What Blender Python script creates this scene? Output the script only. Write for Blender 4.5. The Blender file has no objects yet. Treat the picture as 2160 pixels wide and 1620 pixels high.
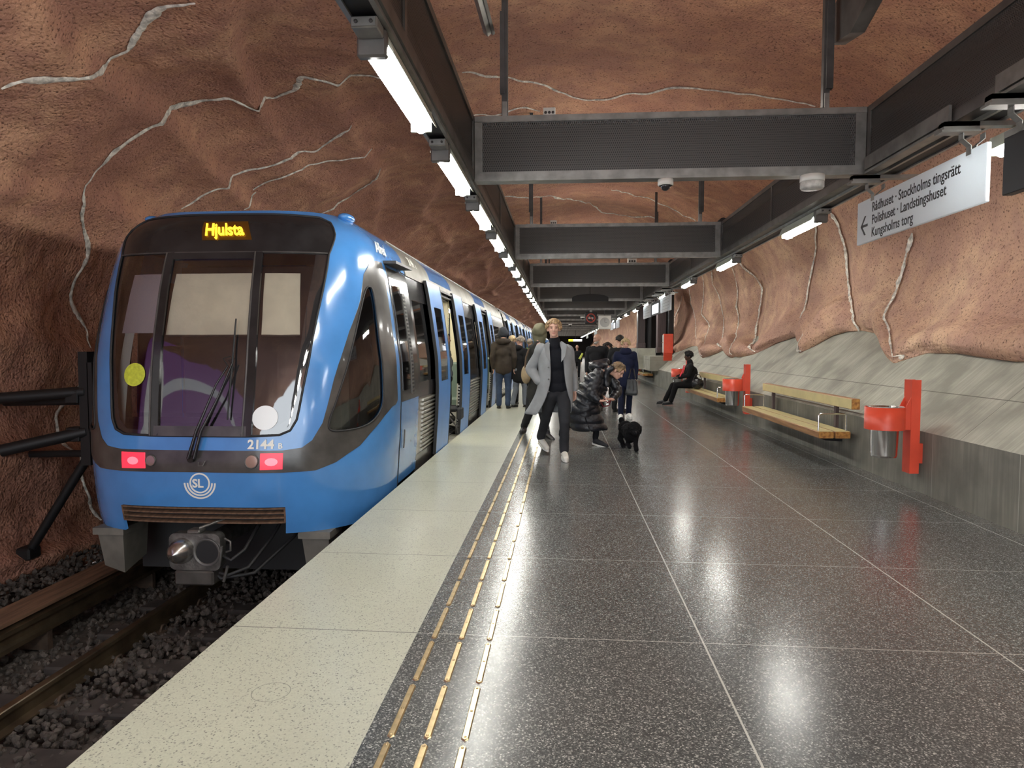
import bpy, math, random, bisect
import numpy as np
from mathutils import Vector, Matrix, noise
random.seed(7); RNG=np.random.RandomState(11)
SC=bpy.context.scene; COL=SC.collection
# ---------------- camera, world, exposure ----------------
F_PX=1437.; CAM_H=1.45
_d=Vector((105,78,-F_PX)).normalized(); _r=Vector((1,-.0035,(105-78*.0035)/F_PX)).normalized(); _u=_r.cross(_d)
cam=bpy.data.cameras.new('camera'); cam.sensor_width=36; cam.lens=F_PX*36/2160; cam.clip_end=400; cam.clip_start=.05
co=bpy.data.objects.new('camera',cam); COL.objects.link(co)
co.matrix_world=Matrix.Translation((0,0,CAM_H))@Matrix((_r,_d,_u)).to_4x4()
SC.camera=co
W=bpy.data.worlds.new('world'); SC.world=W; W.use_nodes=True
W.node_tree.nodes['Background'].inputs[0].default_value=(.75,.8,.85,1)
W.node_tree.nodes['Background'].inputs[1].default_value=2.2
VS=SC.view_settings; VS.view_transform="Standard"; VS.look="None"; VS.gamma=1; VS.use_curve_mapping=False; VS.exposure=1.38
try: SC.cycles.use_light_tree=True; SC.cycles.max_bounces=8; SC.cycles.diffuse_bounces=4; SC.cycles.sample_clamp_indirect=6
except Exception: pass
LAMP=22.0
TILT=.006
def fz(x): return -TILT*x
# ---------------- materials ----------------
def _nodes(name):
    m=bpy.data.materials.new(name); m.use_nodes=True; nt=m.node_tree
    return m,nt,nt.nodes['Principled BSDF']
def mat(name,col,rough=.5,metal=0.,spec=.5,var=0.,vscale=8.,bump=0.,bscale=60.,coat=0.,emit=None,estr=0.,alpha=1.,stretch=None,col2=None,trans=0.,bdist=.01):
    m,nt,b=_nodes(name); N=nt.nodes.new; L=nt.links.new
    c=tuple(col)+(1,)
    b.inputs['Base Color'].default_value=c; b.inputs['Roughness'].default_value=rough; b.inputs['Metallic'].default_value=metal
    b.inputs['Specular IOR Level'].default_value=spec; b.inputs['Coat Weight'].default_value=coat; b.inputs['Coat Roughness'].default_value=.08
    b.inputs['Alpha'].default_value=alpha; b.inputs['Transmission Weight'].default_value=trans
    if emit: b.inputs['Emission Color'].default_value=tuple(emit)+(1,); b.inputs['Emission Strength'].default_value=estr
    if var or bump or col2:
        tc=N('ShaderNodeTexCoord'); mp=N('ShaderNodeMapping'); L(tc.outputs['Object'],mp.inputs[0])
        if stretch: mp.inputs['Scale'].default_value=stretch
    if var or col2:
        n=N('ShaderNodeTexNoise'); n.inputs['Scale'].default_value=vscale; n.inputs['Detail'].default_value=6; L(mp.outputs[0],n.inputs[0])
        r=N('ShaderNodeValToRGB'); L(n.outputs['Fac'],r.inputs[0])
        r.color_ramp.elements[0].position=.35; r.color_ramp.elements[1].position=.65
        lo=col2 if col2 else [x*(1-var) for x in col]
        r.color_ramp.elements[0].color=tuple(lo)+(1,); r.color_ramp.elements[1].color=tuple(min(1,x*(1+(0 if col2 else var*.6))) for x in col)+(1,)
        L(r.outputs[0],b.inputs['Base Color'])
    if bump:
        n=N('ShaderNodeTexNoise'); n.inputs['Scale'].default_value=bscale; n.inputs['Detail'].default_value=4; L(mp.outputs[0],n.inputs[0])
        q=N('ShaderNodeBump'); q.inputs['Strength'].default_value=bump; q.inputs['Distance'].default_value=bdist; L(n.outputs['Fac'],q.inputs['Height']); L(q.outputs[0],b.inputs['Normal'])
    return m
class NG:
    def __init__(s,name): s.m,s.nt,s.b=_nodes(name); s.tc=s.n('ShaderNodeTexCoord')
    def n(s,t,**k):
        x=s.nt.nodes.new(t)
        for a,b in k.items():
            if a.startswith('i_'): x.inputs[a[2:].replace('_',' ')].default_value=b
            else: setattr(x,a,b)
        return x
    def l(s,a,b): s.nt.links.new(a,b)
    def math(s,op,a,b=None,c=None):
        x=s.nt.nodes.new('ShaderNodeMath'); x.operation=op
        for i,v in enumerate((a,b,c)):
            if v is None: continue
            if isinstance(v,(int,float)): x.inputs[i].default_value=v
            else: s.l(v,x.inputs[i])
        return x.outputs[0]
    def tex(s,t,scale,src=None,detail=4,stretch=None,**k):
        mp=s.n('ShaderNodeMapping'); s.l(src or s.tc.outputs['Object'],mp.inputs[0])
        if stretch: mp.inputs['Scale'].default_value=stretch
        x=s.n(t,**k); x.inputs['Scale'].default_value=scale; s.l(mp.outputs[0],x.inputs['Vector'])
        if t=='ShaderNodeTexNoise': x.inputs['Detail'].default_value=detail
        return x
    def ramp(s,fac,stops):
        r=s.n('ShaderNodeValToRGB'); e=r.color_ramp.elements
        while len(e)<len(stops): e.new(.5)
        for x,(p,c) in zip(e,stops): x.position=p; x.color=(tuple(c)+(1,)) if not isinstance(c,(int,float)) else (c,c,c,1)
        s.l(fac,r.inputs[0]); return r.outputs[0]
    def mix(s,fac,a,b,mode='MIX'):
        x=s.nt.nodes.new('ShaderNodeMix'); x.data_type='RGBA'; x.blend_type=mode
        for sock,v in ((x.inputs[0],fac),(x.inputs[6],a),(x.inputs[7],b)):
            if isinstance(v,(int,float)): sock.default_value=v
            elif isinstance(v,(tuple,list)): sock.default_value=tuple(v)+(1,)
            else: s.l(v,sock)
        return x.outputs[2]
    def bump(s,h,st=.5,dist=.01,prev=None):
        q=s.n('ShaderNodeBump'); q.inputs['Strength'].default_value=st; q.inputs['Distance'].default_value=dist; s.l(h,q.inputs['Height'])
        if prev: s.l(prev,q.inputs['Normal'])
        return q.outputs[0]
    def xyz(s):
        x=s.n('ShaderNodeSeparateXYZ'); s.l(s.tc.outputs['Object'],x.inputs[0]); return x.outputs
    def lines(s,coord,offset,period,w):   # 1 on a thin line every `period`
        a=s.math('SUBTRACT',coord,offset); a=s.math('DIVIDE',a,period); a=s.math('ADD',a,.5); a=s.math('FRACT',a); a=s.math('SUBTRACT',a,.5); a=s.math('ABSOLUTE',a)
        return s.math('LESS_THAN',a,w/2/period)
    def at(s,coord,pos,w): a=s.math('SUBTRACT',coord,pos); a=s.math('ABSOLUTE',a); return s.math('LESS_THAN',a,w/2)
    def out(s,**k):
        for a,v in k.items():
            i=s.b.inputs[a.replace('_',' ')]
            if isinstance(v,(int,float)): i.default_value=v
            elif isinstance(v,(tuple,list)): i.default_value=tuple(v)+(1,)
            else: s.l(v,i)
        return s.m
def m_rock(name='painted sprayed concrete',k=(1,1,1)):
    g=NG(name); K=lambda c: tuple(a*b for a,b in zip(c,k))
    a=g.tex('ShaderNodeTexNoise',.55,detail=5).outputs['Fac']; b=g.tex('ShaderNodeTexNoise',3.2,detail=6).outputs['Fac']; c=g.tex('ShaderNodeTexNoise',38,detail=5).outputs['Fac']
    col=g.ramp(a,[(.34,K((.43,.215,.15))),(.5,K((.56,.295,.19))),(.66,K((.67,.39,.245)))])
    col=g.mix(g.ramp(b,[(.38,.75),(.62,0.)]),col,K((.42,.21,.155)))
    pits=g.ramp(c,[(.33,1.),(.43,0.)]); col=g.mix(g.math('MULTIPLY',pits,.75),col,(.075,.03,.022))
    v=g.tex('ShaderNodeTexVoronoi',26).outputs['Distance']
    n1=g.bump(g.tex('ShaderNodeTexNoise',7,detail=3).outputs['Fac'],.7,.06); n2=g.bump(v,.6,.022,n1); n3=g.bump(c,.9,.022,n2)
    return g.out(Base_Color=col,Roughness=.82,Specular_IOR_Level=.25,Normal=n3)
def m_floor():
    g=NG('dark terrazzo'); X,Y,Z=g.xyz()
    v=g.tex('ShaderNodeTexVoronoi',190); sp=g.n('ShaderNodeSeparateColor'); g.l(v.outputs['Color'],sp.inputs[0])
    col=g.ramp(sp.outputs[0],[(.0,(.045,.050,.051)),(.5,(.072,.079,.079)),(.78,(.14,.148,.143)),(.92,(.27,.28,.265)),(1.,(.52,.52,.49))])
    big=g.tex('ShaderNodeTexNoise',.9,detail=4).outputs['Fac']
    col=g.mix(g.ramp(big,[(.4,0.),(.7,.2)]),col,(.10,.082,.075))
    jy=g.lines(Y,3.335,1.275,.007); jx=g.math('MAXIMUM',g.at(X,.70,.009),g.at(X,2.09,.009)); jx=g.math('MAXIMUM',jx,g.at(X,3.42,.008)); j=g.math('MAXIMUM',jx,g.math('MULTIPLY',jy,.7))
    dirt=g.math('GREATER_THAN',X,3.52)
    col=g.mix(j,col,(.5,.5,.46)); col=g.mix(g.math('MULTIPLY',dirt,.5),col,(.16,.155,.14))
    r=g.ramp(g.tex('ShaderNodeTexNoise',1.4,detail=5).outputs['Fac'],[(.35,.20),(.65,.25)])
    return g.out(Base_Color=col,Roughness=r,Specular_IOR_Level=.55,Normal=g.bump(g.tex('ShaderNodeTexNoise',45).outputs['Fac'],.04,.01))
def m_strip():
    g=NG('pale terrazzo'); X,Y,Z=g.xyz()
    v=g.tex('ShaderNodeTexVoronoi',165); sp=g.n('ShaderNodeSeparateColor'); g.l(v.outputs['Color'],sp.inputs[0])
    col=g.ramp(sp.outputs[1],[(0.,(.16,.16,.14)),(.07,(.30,.30,.26)),(.13,(.445,.46,.375)),(1.,(.50,.515,.42))])
    big=g.tex('ShaderNodeTexNoise',1.6,detail=6).outputs['Fac']
    col=g.mix(g.ramp(big,[(.45,0.),(.75,.3)]),col,(.34,.34,.29))
    # faint drilled rings in the slabs
    ring=None
    for rx,ry in ((-1.21,2.70),(-1.22,5.26),(-1.2,8.9)):
        dx=g.math('SUBTRACT',X,rx); dy=g.math('SUBTRACT',Y,ry); d=g.math('SQRT',g.math('ADD',g.math('MULTIPLY',dx,dx),g.math('MULTIPLY',dy,dy)))
        q=g.at(d,.078,.0035); ring=q if ring is None else g.math('MAXIMUM',ring,q)
    col=g.mix(g.math('MULTIPLY',ring,.7),col,(.12,.12,.11))
    col=g.mix(g.lines(Y,3.335,1.275,.006),col,(.06,.055,.05))
    return g.out(Base_Color=col,Roughness=.3,Specular_IOR_Level=.5)
def m_concrete(name,base,vert,px,pz,jy0):
    g=NG(name); X,Y,Z=g.xyz()
    a=g.tex('ShaderNodeTexNoise',2.2,detail=6).outputs['Fac']; st=(1,22,1.2) if vert else (1.5,30,1.5)
    b=g.tex('ShaderNodeTexNoise',1.,detail=5,stretch=st).outputs['Fac']
    d=[x*.68 for x in base]; l=[min(1,x*1.22) for x in base]
    col=g.ramp(a,[(.35,d),(.5,base),(.68,l)]); col=g.mix(g.ramp(b,[(.42,.45),(.6,0.)]),col,[x*.62 for x in base])
    j=g.lines(Y,jy0,px,.008)
    if pz: j=g.math('MAXIMUM',j,g.at(Z,pz,.007))
    col=g.mix(g.math('MULTIPLY',j,.8),col,(.42,.41,.36) if vert else (.07,.065,.05))
    f=g.tex('ShaderNodeTexNoise',60,detail=3).outputs['Fac']
    return g.out(Base_Color=col,Roughness=.62 if not vert else .6,Specular_IOR_Level=.4,Normal=g.bump(f,.12,.006))
def m_mesh(name='expanded metal mesh',sx=58.,sz=24.):
    g=NG(name); X,Y,Z=g.xyz()
    u=g.math('MULTIPLY',g.math('ADD',X,Y),sx); w=g.math('MULTIPLY',Z,sz)
    def tri(v): a=g.math('FRACT',v); a=g.math('SUBTRACT',a,.5); return g.math('ABSOLUTE',a)
    p=g.math('ADD',u,w); q=g.math('SUBTRACT',u,w)
    wire=g.math('MAXIMUM',g.math('GREATER_THAN',tri(p),.35),g.math('GREATER_THAN',tri(q),.35))
    tr=g.n('ShaderNodeBsdfTransparent'); mx=g.n('ShaderNodeMixShader'); g.l(wire,mx.inputs[0]); g.l(tr.outputs[0],mx.inputs[1]); g.l(g.b.outputs[0],mx.inputs[2])
    g.l(mx.outputs[0],g.nt.nodes['Material Output'].inputs[0])
    return g.out(Base_Color=(.115,.11,.105),Metallic=.4,Roughness=.45)
M={}
M['rock']=m_rock(); M['rock_lit']=m_rock('sprayed concrete with painted light',(1.05,1.25,1.33)); M['floor']=m_floor(); M['strip']=m_strip()  # second rock copy is paler: lamp light on the right wall put into its colour
M['lowwall']=m_concrete('board marked concrete',(.20,.195,.165),True,1.275,None,6.9)
M['slope']=m_concrete('pale concrete slabs',(.375,.37,.31),False,2.55,.965,6.45)
M['mesh']=m_mesh()
M['vein']=mat('white painted vein',(.74,.70,.62),.8,var=.45,vscale=14,bump=.6,bscale=50,bdist=.02)
M['steel']=mat('painted grey steel',(.13,.125,.118),.45,.5,var=.3,vscale=5,bump=.05)
M['steel_l']=mat('galvanised steel',(.27,.265,.25),.42,.6,var=.25,vscale=7)
M['steel_d']=mat('dark steel',(.075,.072,.07),.5,.4,var=.3,vscale=6)
M['black']=mat('black paint',(.008,.008,.009),.55)
M['dark']=mat('dark void lining',(.02,.02,.021),.8)
M['lamp']=mat('lit diffuser',(.9,.9,.9),.4,emit=(1.,.985,.93),estr=LAMP)
M['reflect']=mat('lamp housing',(.52,.54,.46),.4,.2)
M['brass']=mat('worn brass',(.62,.48,.27),.28,.95,var=.25,vscale=20)
M['redp']=mat('red painted steel',(.70,.075,.035),.38,var=.12,vscale=4)
M['chrome']=mat('stainless steel',(.72,.72,.7),.16,1.)
M['wood']=mat('varnished bench timber',(.42,.22,.09),.4,col2=(.25,.115,.04),vscale=2.5,stretch=(12,.7,12))
M['woodtop']=mat('pale laminate slat',(.63,.54,.27),.38,var=.08,vscale=6)
M['woodend']=mat('end grain',(.62,.32,.08),.5,col2=(.28,.11,.03),vscale=26)
M['white']=mat('white enamel',(.82,.85,.86),.3)
M['plast']=mat('off white plastic',(.68,.67,.62),.4)
_g=NG('white acrylic sign'); _d1=_g.n('ShaderNodeBsdfTranslucent'); _d1.inputs[0].default_value=(.75,.80,.84,1); _m=_g.n('ShaderNodeMixShader'); _m.inputs[0].default_value=.42; _g.l(_g.b.outputs[0],_m.inputs[1]); _g.l(_d1.outputs[0],_m.inputs[2]); _g.l(_m.outputs[0],_g.nt.nodes['Material Output'].inputs[0]); M['acrylic']=_g.out(Base_Color=(.80,.84,.87),Roughness=.3)
M['ink']=mat('black lettering',(.012,.012,.014),.5)
M['brown']=mat('brown cladding',(.085,.06,.06),.55,var=.3,vscale=3,stretch=(18,18,.6))
M['rail']=mat('worn rail steel',(.34,.27,.17),.32,.9,col2=(.16,.12,.08),vscale=3)
M['rust']=mat('rusty steel',(.075,.05,.035),.75,.2,var=.4,vscale=9)
M['cover']=mat('weathered timber cover',(.15,.085,.05),.8,var=.4,vscale=3,stretch=(8,.8,8))
M['gravel']=mat('ballast stone',(.072,.060,.052),.85,var=.7,vscale=9,bump=.5,bscale=40)
M['sleeper']=mat('stained sleeper',(.05,.042,.038),.8,var=.4,vscale=5)
# ---------------- geometry helpers ----------------
def link(o,parent=None):
    COL.objects.link(o)
    if parent is not None: o.parent=parent
    return o
def mesh(name,V,F,m=None,parent=None,smooth=False,angle=None):
    me=bpy.data.meshes.new(name); me.from_pydata([tuple(map(float,v)) for v in V],[],F); me.update()
    if m is not None:
        for x in (m if isinstance(m,list) else [m]): me.materials.append(x)
    if smooth: me.polygons.foreach_set('use_smooth',[True]*len(me.polygons))
    o=bpy.data.objects.new(name,me); link(o,parent); return o
def tag(o,label=None,cat=None,group=None,kind=None):
    if label: o['label']=label
    if cat: o['category']=cat
    if group: o['group']=group
    if kind: o['kind']=kind
    return o
def thing(name,label,cat,loc=(0,0,0),rz=0,group=None):
    o=bpy.data.objects.new(name,None); o.empty_display_size=.1; COL.objects.link(o); o.location=loc; o.rotation_euler=(0,0,rz)
    return tag(o,label,cat,group)
def copy_tree(o,parent=None,loc=None,label=None,group=None):
    c=o.copy(); COL.objects.link(c)
    if parent is not None: c.parent=parent
    if loc is not None: c.location=loc
    if label: c['label']=label
    if group: c['group']=group
    for ch in list(o.children): copy_tree(ch,c)
    return c
class MB:
    def __init__(s): s.V=[];s.F=[];s.mi=[];s.sm=[]
    def add(s,V,F,mi=0,sm=False):
        n=len(s.V); s.V+= [tuple(v) for v in V]; s.F+=[tuple(i+n for i in f) for f in F]; s.mi+=[mi]*len(F); s.sm+=[sm]*len(F); return s
    def box(s,x0,x1,y0,y1,z0,z1,mi=0,rot=None,piv=None):
        V=[(x,y,z) for z in (z0,z1) for y in (y0,y1) for x in (x0,x1)]
        if rot is not None:
            R=rot.to_3x3(); p=Vector(piv if piv else ((x0+x1)/2,(y0+y1)/2,(z0+z1)/2)); V=[tuple(R@(Vector(v)-p)+p) for v in V]
        return s.add(V,[(0,2,3,1),(4,5,7,6),(0,1,5,4),(2,6,7,3),(0,4,6,2),(1,3,7,5)],mi)
    def bbox(s,x0,x1,y0,y1,z0,z1,b=.01,mi=0):  # box with chamfered vertical+horizontal edges
        cx,cy,cz=(x0+x1)/2,(y0+y1)/2,(z0+z1)/2; hx,hy,hz=(x1-x0)/2,(y1-y0)/2,(z1-z0)/2; b=min(b,hx*.9,hy*.9,hz*.9)
        V=[];idx={}
        for sx in(-1,1):
            for sy in(-1,1):
                for sz in(-1,1):
                    for k,(ax,ay,az) in enumerate(((0,b,b),(b,0,b),(b,b,0))):
                        idx[(sx,sy,sz,k)]=len(V); V.append((cx+sx*(hx-ax),cy+sy*(hy-ay),cz+sz*(hz-az)))
        F=[]
        def q(l,flip): F.append(tuple(l[::-1] if flip else l))
        for sg in(-1,1):
            q([idx[(sg,a,c,0)] for a,c in((-1,-1),(1,-1),(1,1),(-1,1))],sg<0)
            q([idx[(a,sg,c,1)] for a,c in((-1,-1),(1,-1),(1,1),(-1,1))],sg>0)
            q([idx[(a,c,sg,2)] for a,c in((-1,-1),(1,-1),(1,1),(-1,1))],sg<0)
        for a in(-1,1):
            for c in(-1,1):
                F.append((idx[(a,c,-1,0)],idx[(a,c,1,0)],idx[(a,c,1,1)],idx[(a,c,-1,1)]))
                F.append((idx[(a,-1,c,0)],idx[(a,1,c,0)],idx[(a,1,c,2)],idx[(a,-1,c,2)]))
                F.append((idx[(-1,a,c,1)],idx[(1,a,c,1)],idx[(1,a,c,2)],idx[(-1,a,c,2)]))
                for e in(-1,1): F.append((idx[(a,c,e,0)],idx[(a,c,e,1)],idx[(a,c,e,2)]))
        return s.add(V,F,mi)
    def tube(s,pts,r,n=10,mi=0,cap=True,flat=1.,sm=True):
        P=[Vector(p) for p in pts]; R=r if isinstance(r,(list,tuple)) else [r]*len(P); V=[];prev=None
        for i,p in enumerate(P):
            t=(P[min(i+1,len(P)-1)]-P[max(i-1,0)]).normalized()
            if prev is None: prev=Vector((0,0,1)) if abs(t.z)<.9 else Vector((1,0,0))
            a=t.cross(prev).normalized(); b=a.cross(t).normalized(); prev=b
            for k in range(n):
                an=2*math.pi*k/n; V.append(tuple(p+a*math.cos(an)*R[i]+b*math.sin(an)*R[i]*flat))
        F=[(i*n+k,i*n+(k+1)%n,(i+1)*n+(k+1)%n,(i+1)*n+k) for i in range(len(P)-1) for k in range(n)]
        s.add(V,F,mi,sm)
        if cap: m=len(P)-1; s.add(V,[tuple(range(n))[::-1],tuple(m*n+k for k in range(n))],mi)
        return s
    def cyl(s,c,r,h,n=24,axis='z',mi=0,r2=None,cap=True):
        c=Vector(c); d={'x':Vector((h,0,0)),'y':Vector((0,h,0)),'z':Vector((0,0,h))}[axis]
        return s.tube([c,c+d],[r,r if r2 is None else r2],n,mi,cap)
    def lathe(s,c,prof,n=24,mi=0,axis='z'):
        V=[]
        for r,h in prof:
            for k in range(n):
                a=2*math.pi*k/n; q=(r*math.cos(a),r*math.sin(a),h)
                if axis=='y': q=(q[0],q[2],q[1])
                if axis=='x': q=(q[2],q[0],q[1])
                V.append((c[0]+q[0],c[1]+q[1],c[2]+q[2]))
        F=[(i*n+k,i*n+(k+1)%n,(i+1)*n+(k+1)%n,(i+1)*n+k) for i in range(len(prof)-1) for k in range(n)]
        return s.add(V,F,mi,True)
    def prism(s,poly,h,axis='y',o=0.,mi=0):   # poly in the two other axes, extruded along axis
        n=len(poly)
        def P(a,b,t): return {'y':(a,t,b),'x':(t,a,b),'z':(a,b,t)}[axis]
        V=[P(a,b,o) for a,b in poly]+[P(a,b,o+h) for a,b in poly]
        return s.add(V,[tuple(range(n)),tuple(range(2*n-1,n-1,-1))]+[(i,i+n,(i+1)%n+n,(i+1)%n) for i in range(n)],mi)
    def sphere(s,c,r,n=12,m=8,mi=0,sc=(1,1,1)):
        V=[(c[0],c[1],c[2]-r*sc[2])]; 
        for i in range(1,m):
            t=-math.pi/2+math.pi*i/m
            for k in range(n): a=2*math.pi*k/n; V.append((c[0]+r*sc[0]*math.cos(t)*math.cos(a),c[1]+r*sc[1]*math.cos(t)*math.sin(a),c[2]+r*sc[2]*math.sin(t)))
        V.append((c[0],c[1],c[2]+r*sc[2])); F=[(0,1+(k+1)%n,1+k) for k in range(n)]
        for i in range(m-2):
            for k in range(n): F.append((1+i*n+k,1+i*n+(k+1)%n,1+(i+1)*n+(k+1)%n,1+(i+1)*n+k))
        e=len(V)-1; F+=[(e,1+(m-2)*n+k,1+(m-2)*n+(k+1)%n) for k in range(n)]
        return s.add(V,F,mi,True)
    def build(s,name,m,parent=None,xf=None):
        me=bpy.data.meshes.new(name); V=s.V
        if xf: V=[xf(v) for v in V]
        me.from_pydata([tuple(v) for v in V],[],s.F); me.update()
        for x in (m if isinstance(m,list) else [m]): me.materials.append(x)
        me.polygons.foreach_set('material_index',s.mi); me.polygons.foreach_set('use_smooth',s.sm)
        return link(bpy.data.objects.new(name,me),parent)
def text_part(name,body,size,m,parent,xf,font_bold=0.,extrude=.0015,align='LEFT',spacing=1.):
    cu=bpy.data.curves.new('lettering','FONT'); cu.body=body; cu.size=size; cu.extrude=extrude; cu.align_x=align; cu.offset=font_bold; cu.resolution_u=3; cu.space_character=spacing
    t=bpy.data.objects.new('lettering_source',cu); COL.objects.link(t); bpy.context.view_layer.update()
    me=bpy.data.meshes.new_from_object(t.evaluated_get(bpy.context.evaluated_depsgraph_get())); bpy.data.objects.remove(t); 
    me.name=name; me.materials.clear(); me.materials.append(m)
    if callable(xf) and not isinstance(xf,Matrix):
        for v in me.vertices: v.co=xf(v.co)
    else: me.transform(xf)
    return link(bpy.data.objects.new(name,me),parent)
VR=[[(0.7548,10.36),(0.7714,10.52),(0.8167,10.6),(0.8619,10.44),(0.8905,10.28),(0.9286,9.64),(0.9524,9.08),(0.969,9.08)],[(0.7,12.52),(0.7214,12.44),(0.7452,12.44),(0.7738,12.52),(0.8214,12.28),(0.9119,11.72),(0.9762,11.48)],[(0.6976,12.92),(0.7214,13.48),(0.7548,14.12),(0.781,14.36),(0.8238,14.6),(0.8881,14.36),(0.9095,13.4),(0.9714,13.0)],[(0.6976,18.3),(0.719,18.55),(0.7429,18.05),(0.7667,17.72),(0.8048,18.05),(0.8381,17.8),(0.8881,16.92),(0.9619,15.8)],[(0.7048,19.3),(0.7333,19.8),(0.7881,20.3),(0.869,19.05),(0.8786,18.8),(0.9571,17.24)],[(0.6929,21.8),(0.7262,22.8),(0.7786,22.05),(0.819,21.3),(0.8548,20.8),(0.9619,19.05)],[(0.6952,23.3),(0.7524,24.55),(0.7881,24.8),(0.8405,22.8),(0.8976,22.3),(0.9595,20.55)],[(0.7143,26.05),(0.75,26.8),(0.8071,25.55),(0.9119,23.8)],[(0.7238,28.3),(0.7786,31.05),(0.8881,29.8),(0.95,26.55)]]
VO=[[(0.45,9.8),(0.4548,9.88),(0.4619,10.2),(0.4738,10.68),(0.4833,10.84),(0.4881,11.0),(0.4952,11.16),(0.5,11.32),(0.5071,11.4),(0.519,11.24),(0.531,11.0),(0.5452,10.68),(0.5524,10.6),(0.5667,10.44),(0.581,10.52),(0.5976,10.6),(0.6143,10.52),(0.6238,10.36)],[(0.4476,11.48),(0.4571,11.72),(0.4667,11.64),(0.4714,11.56),(0.4833,11.8)],[(0.45,16.6),(0.4857,17.48),(0.5048,18.8),(0.5333,21.55),(0.5619,21.05),(0.5857,20.3)],[(0.5333,17.0),(0.5524,18.05),(0.5762,18.55),(0.5952,18.55),(0.6214,18.3)],[(0.3762,6.36),(0.3619,6.44),(0.3524,6.6),(0.3429,6.76),(0.3333,6.92),(0.3238,6.84),(0.319,6.6),(0.3095,6.44),(0.3024,6.2),(0.2952,6.12)],[(0.4143,9.56),(0.381,8.92),(0.3714,9.4),(0.3571,9.56),(0.3429,8.84),(0.3262,8.84),(0.3095,8.36),(0.3,8.28),(0.2833,8.12),(0.2714,8.12),(0.2595,8.12),(0.25,8.28),(0.2405,8.52),(0.2333,8.76),(0.2238,8.84),(0.2167,8.76),(0.2071,8.76),(0.1952,8.84),(0.1881,9.0),(0.1786,9.24),(0.169,9.08)],[(0.3833,10.84),(0.3643,11.16),(0.3524,11.24),(0.3381,10.92),(0.3119,10.76),(0.2881,10.44),(0.2762,10.44),(0.2667,10.36)],[(0.3024,11.32),(0.2881,11.32)],[(0.3786,12.92),(0.3571,13.64),(0.3381,14.04),(0.3143,13.56)],[(0.3833,11.96),(0.3476,11.56),(0.3238,11.24),(0.3024,11.24)],[(0.1476,8.92),(0.1262,8.36),(0.1143,8.44),(0.1024,8.44),(0.0786,8.44),(0.0548,8.6),(0.0405,8.76)]]
# ---- train body surface: u = distance around the nose from the centre line (sign = side), z = height
TCX=-3.235; YS0=7.1; NP=3.7
ZK=[-.42,-.3,-.1,.16,.5,.9,1.3,1.8,2.2,2.38,2.5,2.58,2.65,2.71,2.75,2.78]
WK=[1.365,1.425,1.465,1.48,1.505,1.52,1.51,1.445,1.385,1.345,1.31,1.26,1.19,1.12,1.05,.97]
Z2=[-.42,-.2,.1,.4,.7,1.,1.5,2.,2.4,2.58,2.70,2.78]
Y2=[5.92,5.87,5.82,5.81,5.84,5.89,5.98,6.11,6.25,6.32,6.42,6.56]
_th=np.linspace(0,math.pi/2,241)
_sx=np.sin(_th)**(2/NP); _sy=1-np.cos(_th)**(2/2.2)   # xn 0..1, depth 0..1
_arc=np.concatenate([[0],np.cumsum(np.hypot(np.diff(_sx*1.45),np.diff(_sy*1.02)))]); ARC=float(_arc[-1]); 
_zt=np.linspace(-.6,3.0,721)
def _sm(a,k):
    w=np.hanning(2*k+1); w/=w.sum(); b=np.concatenate([np.full(k,a[0]),a,np.full(k,a[-1])]); return np.convolve(b,w,'valid')
_wt=_sm(np.interp(_zt,ZK,WK),16); _wt2=_sm(np.interp(_zt,ZK,WK),5); _bl=np.clip((_zt-2.45)/.15,0,1); _wt=_wt*(1-_bl)+_wt2*_bl; _yt=_sm(np.interp(_zt,Z2,Y2),26)
def wz(z): return float(np.interp(z,_zt,_wt))
def fy(z): return float(np.interp(z,_zt,_yt))
def nose(u,z,off=0.):
    def P(u,z):
        a=abs(u); sg=1 if u>=0 else -1
        if a<=ARC:
            x=float(np.interp(a,_arc,_sx)); d=float(np.interp(a,_arc,_sy))
            y0=fy(z); return (TCX+sg*x*wz(z), y0+d*(YS0-y0), z)
        return (TCX+sg*wz(z), YS0+(a-ARC), z)
    p=P(u,z)
    if off:
        e=.01; a=P(u+e,z);b=P(u-e,z);c=P(u,z+e);d=P(u,z-e)
        n=Vector((a[0]-b[0],a[1]-b[1],a[2]-b[2])).cross(Vector((c[0]-d[0],c[1]-d[1],c[2]-d[2])))
        n.normalize(); return (p[0]+n.x*off,p[1]+n.y*off,p[2]+n.z*off)
    return p
# ---- cave surface: a function of s (0 = foot of the left wall, 1 = hem over the right slope) and y
HEM=[(-20,.8),(-6,1.0),(0,.75),(3,1.15),(5,.95),(6.94,.84),(8.08,.91),(8.72,.88),(9.22,.71),(9.77,.88),(10.7,1.2),(11.2,1.23),(12,1.27),(12.44,1.2),(12.75,1.0),(13.08,.84),(13.5,1.02),(14.2,1.24),(15.1,1.08),(15.8,.8),(17.4,.69),(19.1,.91),(20.7,.6),(22.4,.95),(24.5,1.0),(26.8,.66),(29,1.1),(33,.7),(37,1.1),(42,.7),(47,1.0),(52,.7),(58,1.),(64,.7),(70,1),(78,.7),(90,1),(125,.8)]
CREASE=[(-9,),(-3.5,),(1.5,),(5.2,)]
CP=np.array([(-6.15,-1.35),(-6.3,-.5),(-6.55,.7),(-6.45,2.1),(-5.75,3.45),(-4.5,4.45),(-2.9,5.05),(-.9,5.35),(1.2,5.4),(3.1,5.05),(4.3,4.35),(4.95,3.4),(5.05,2.5)])
def hem(y):
    return float(np.interp(y,[a for a,b in HEM],[b for a,b in HEM]))
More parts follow.
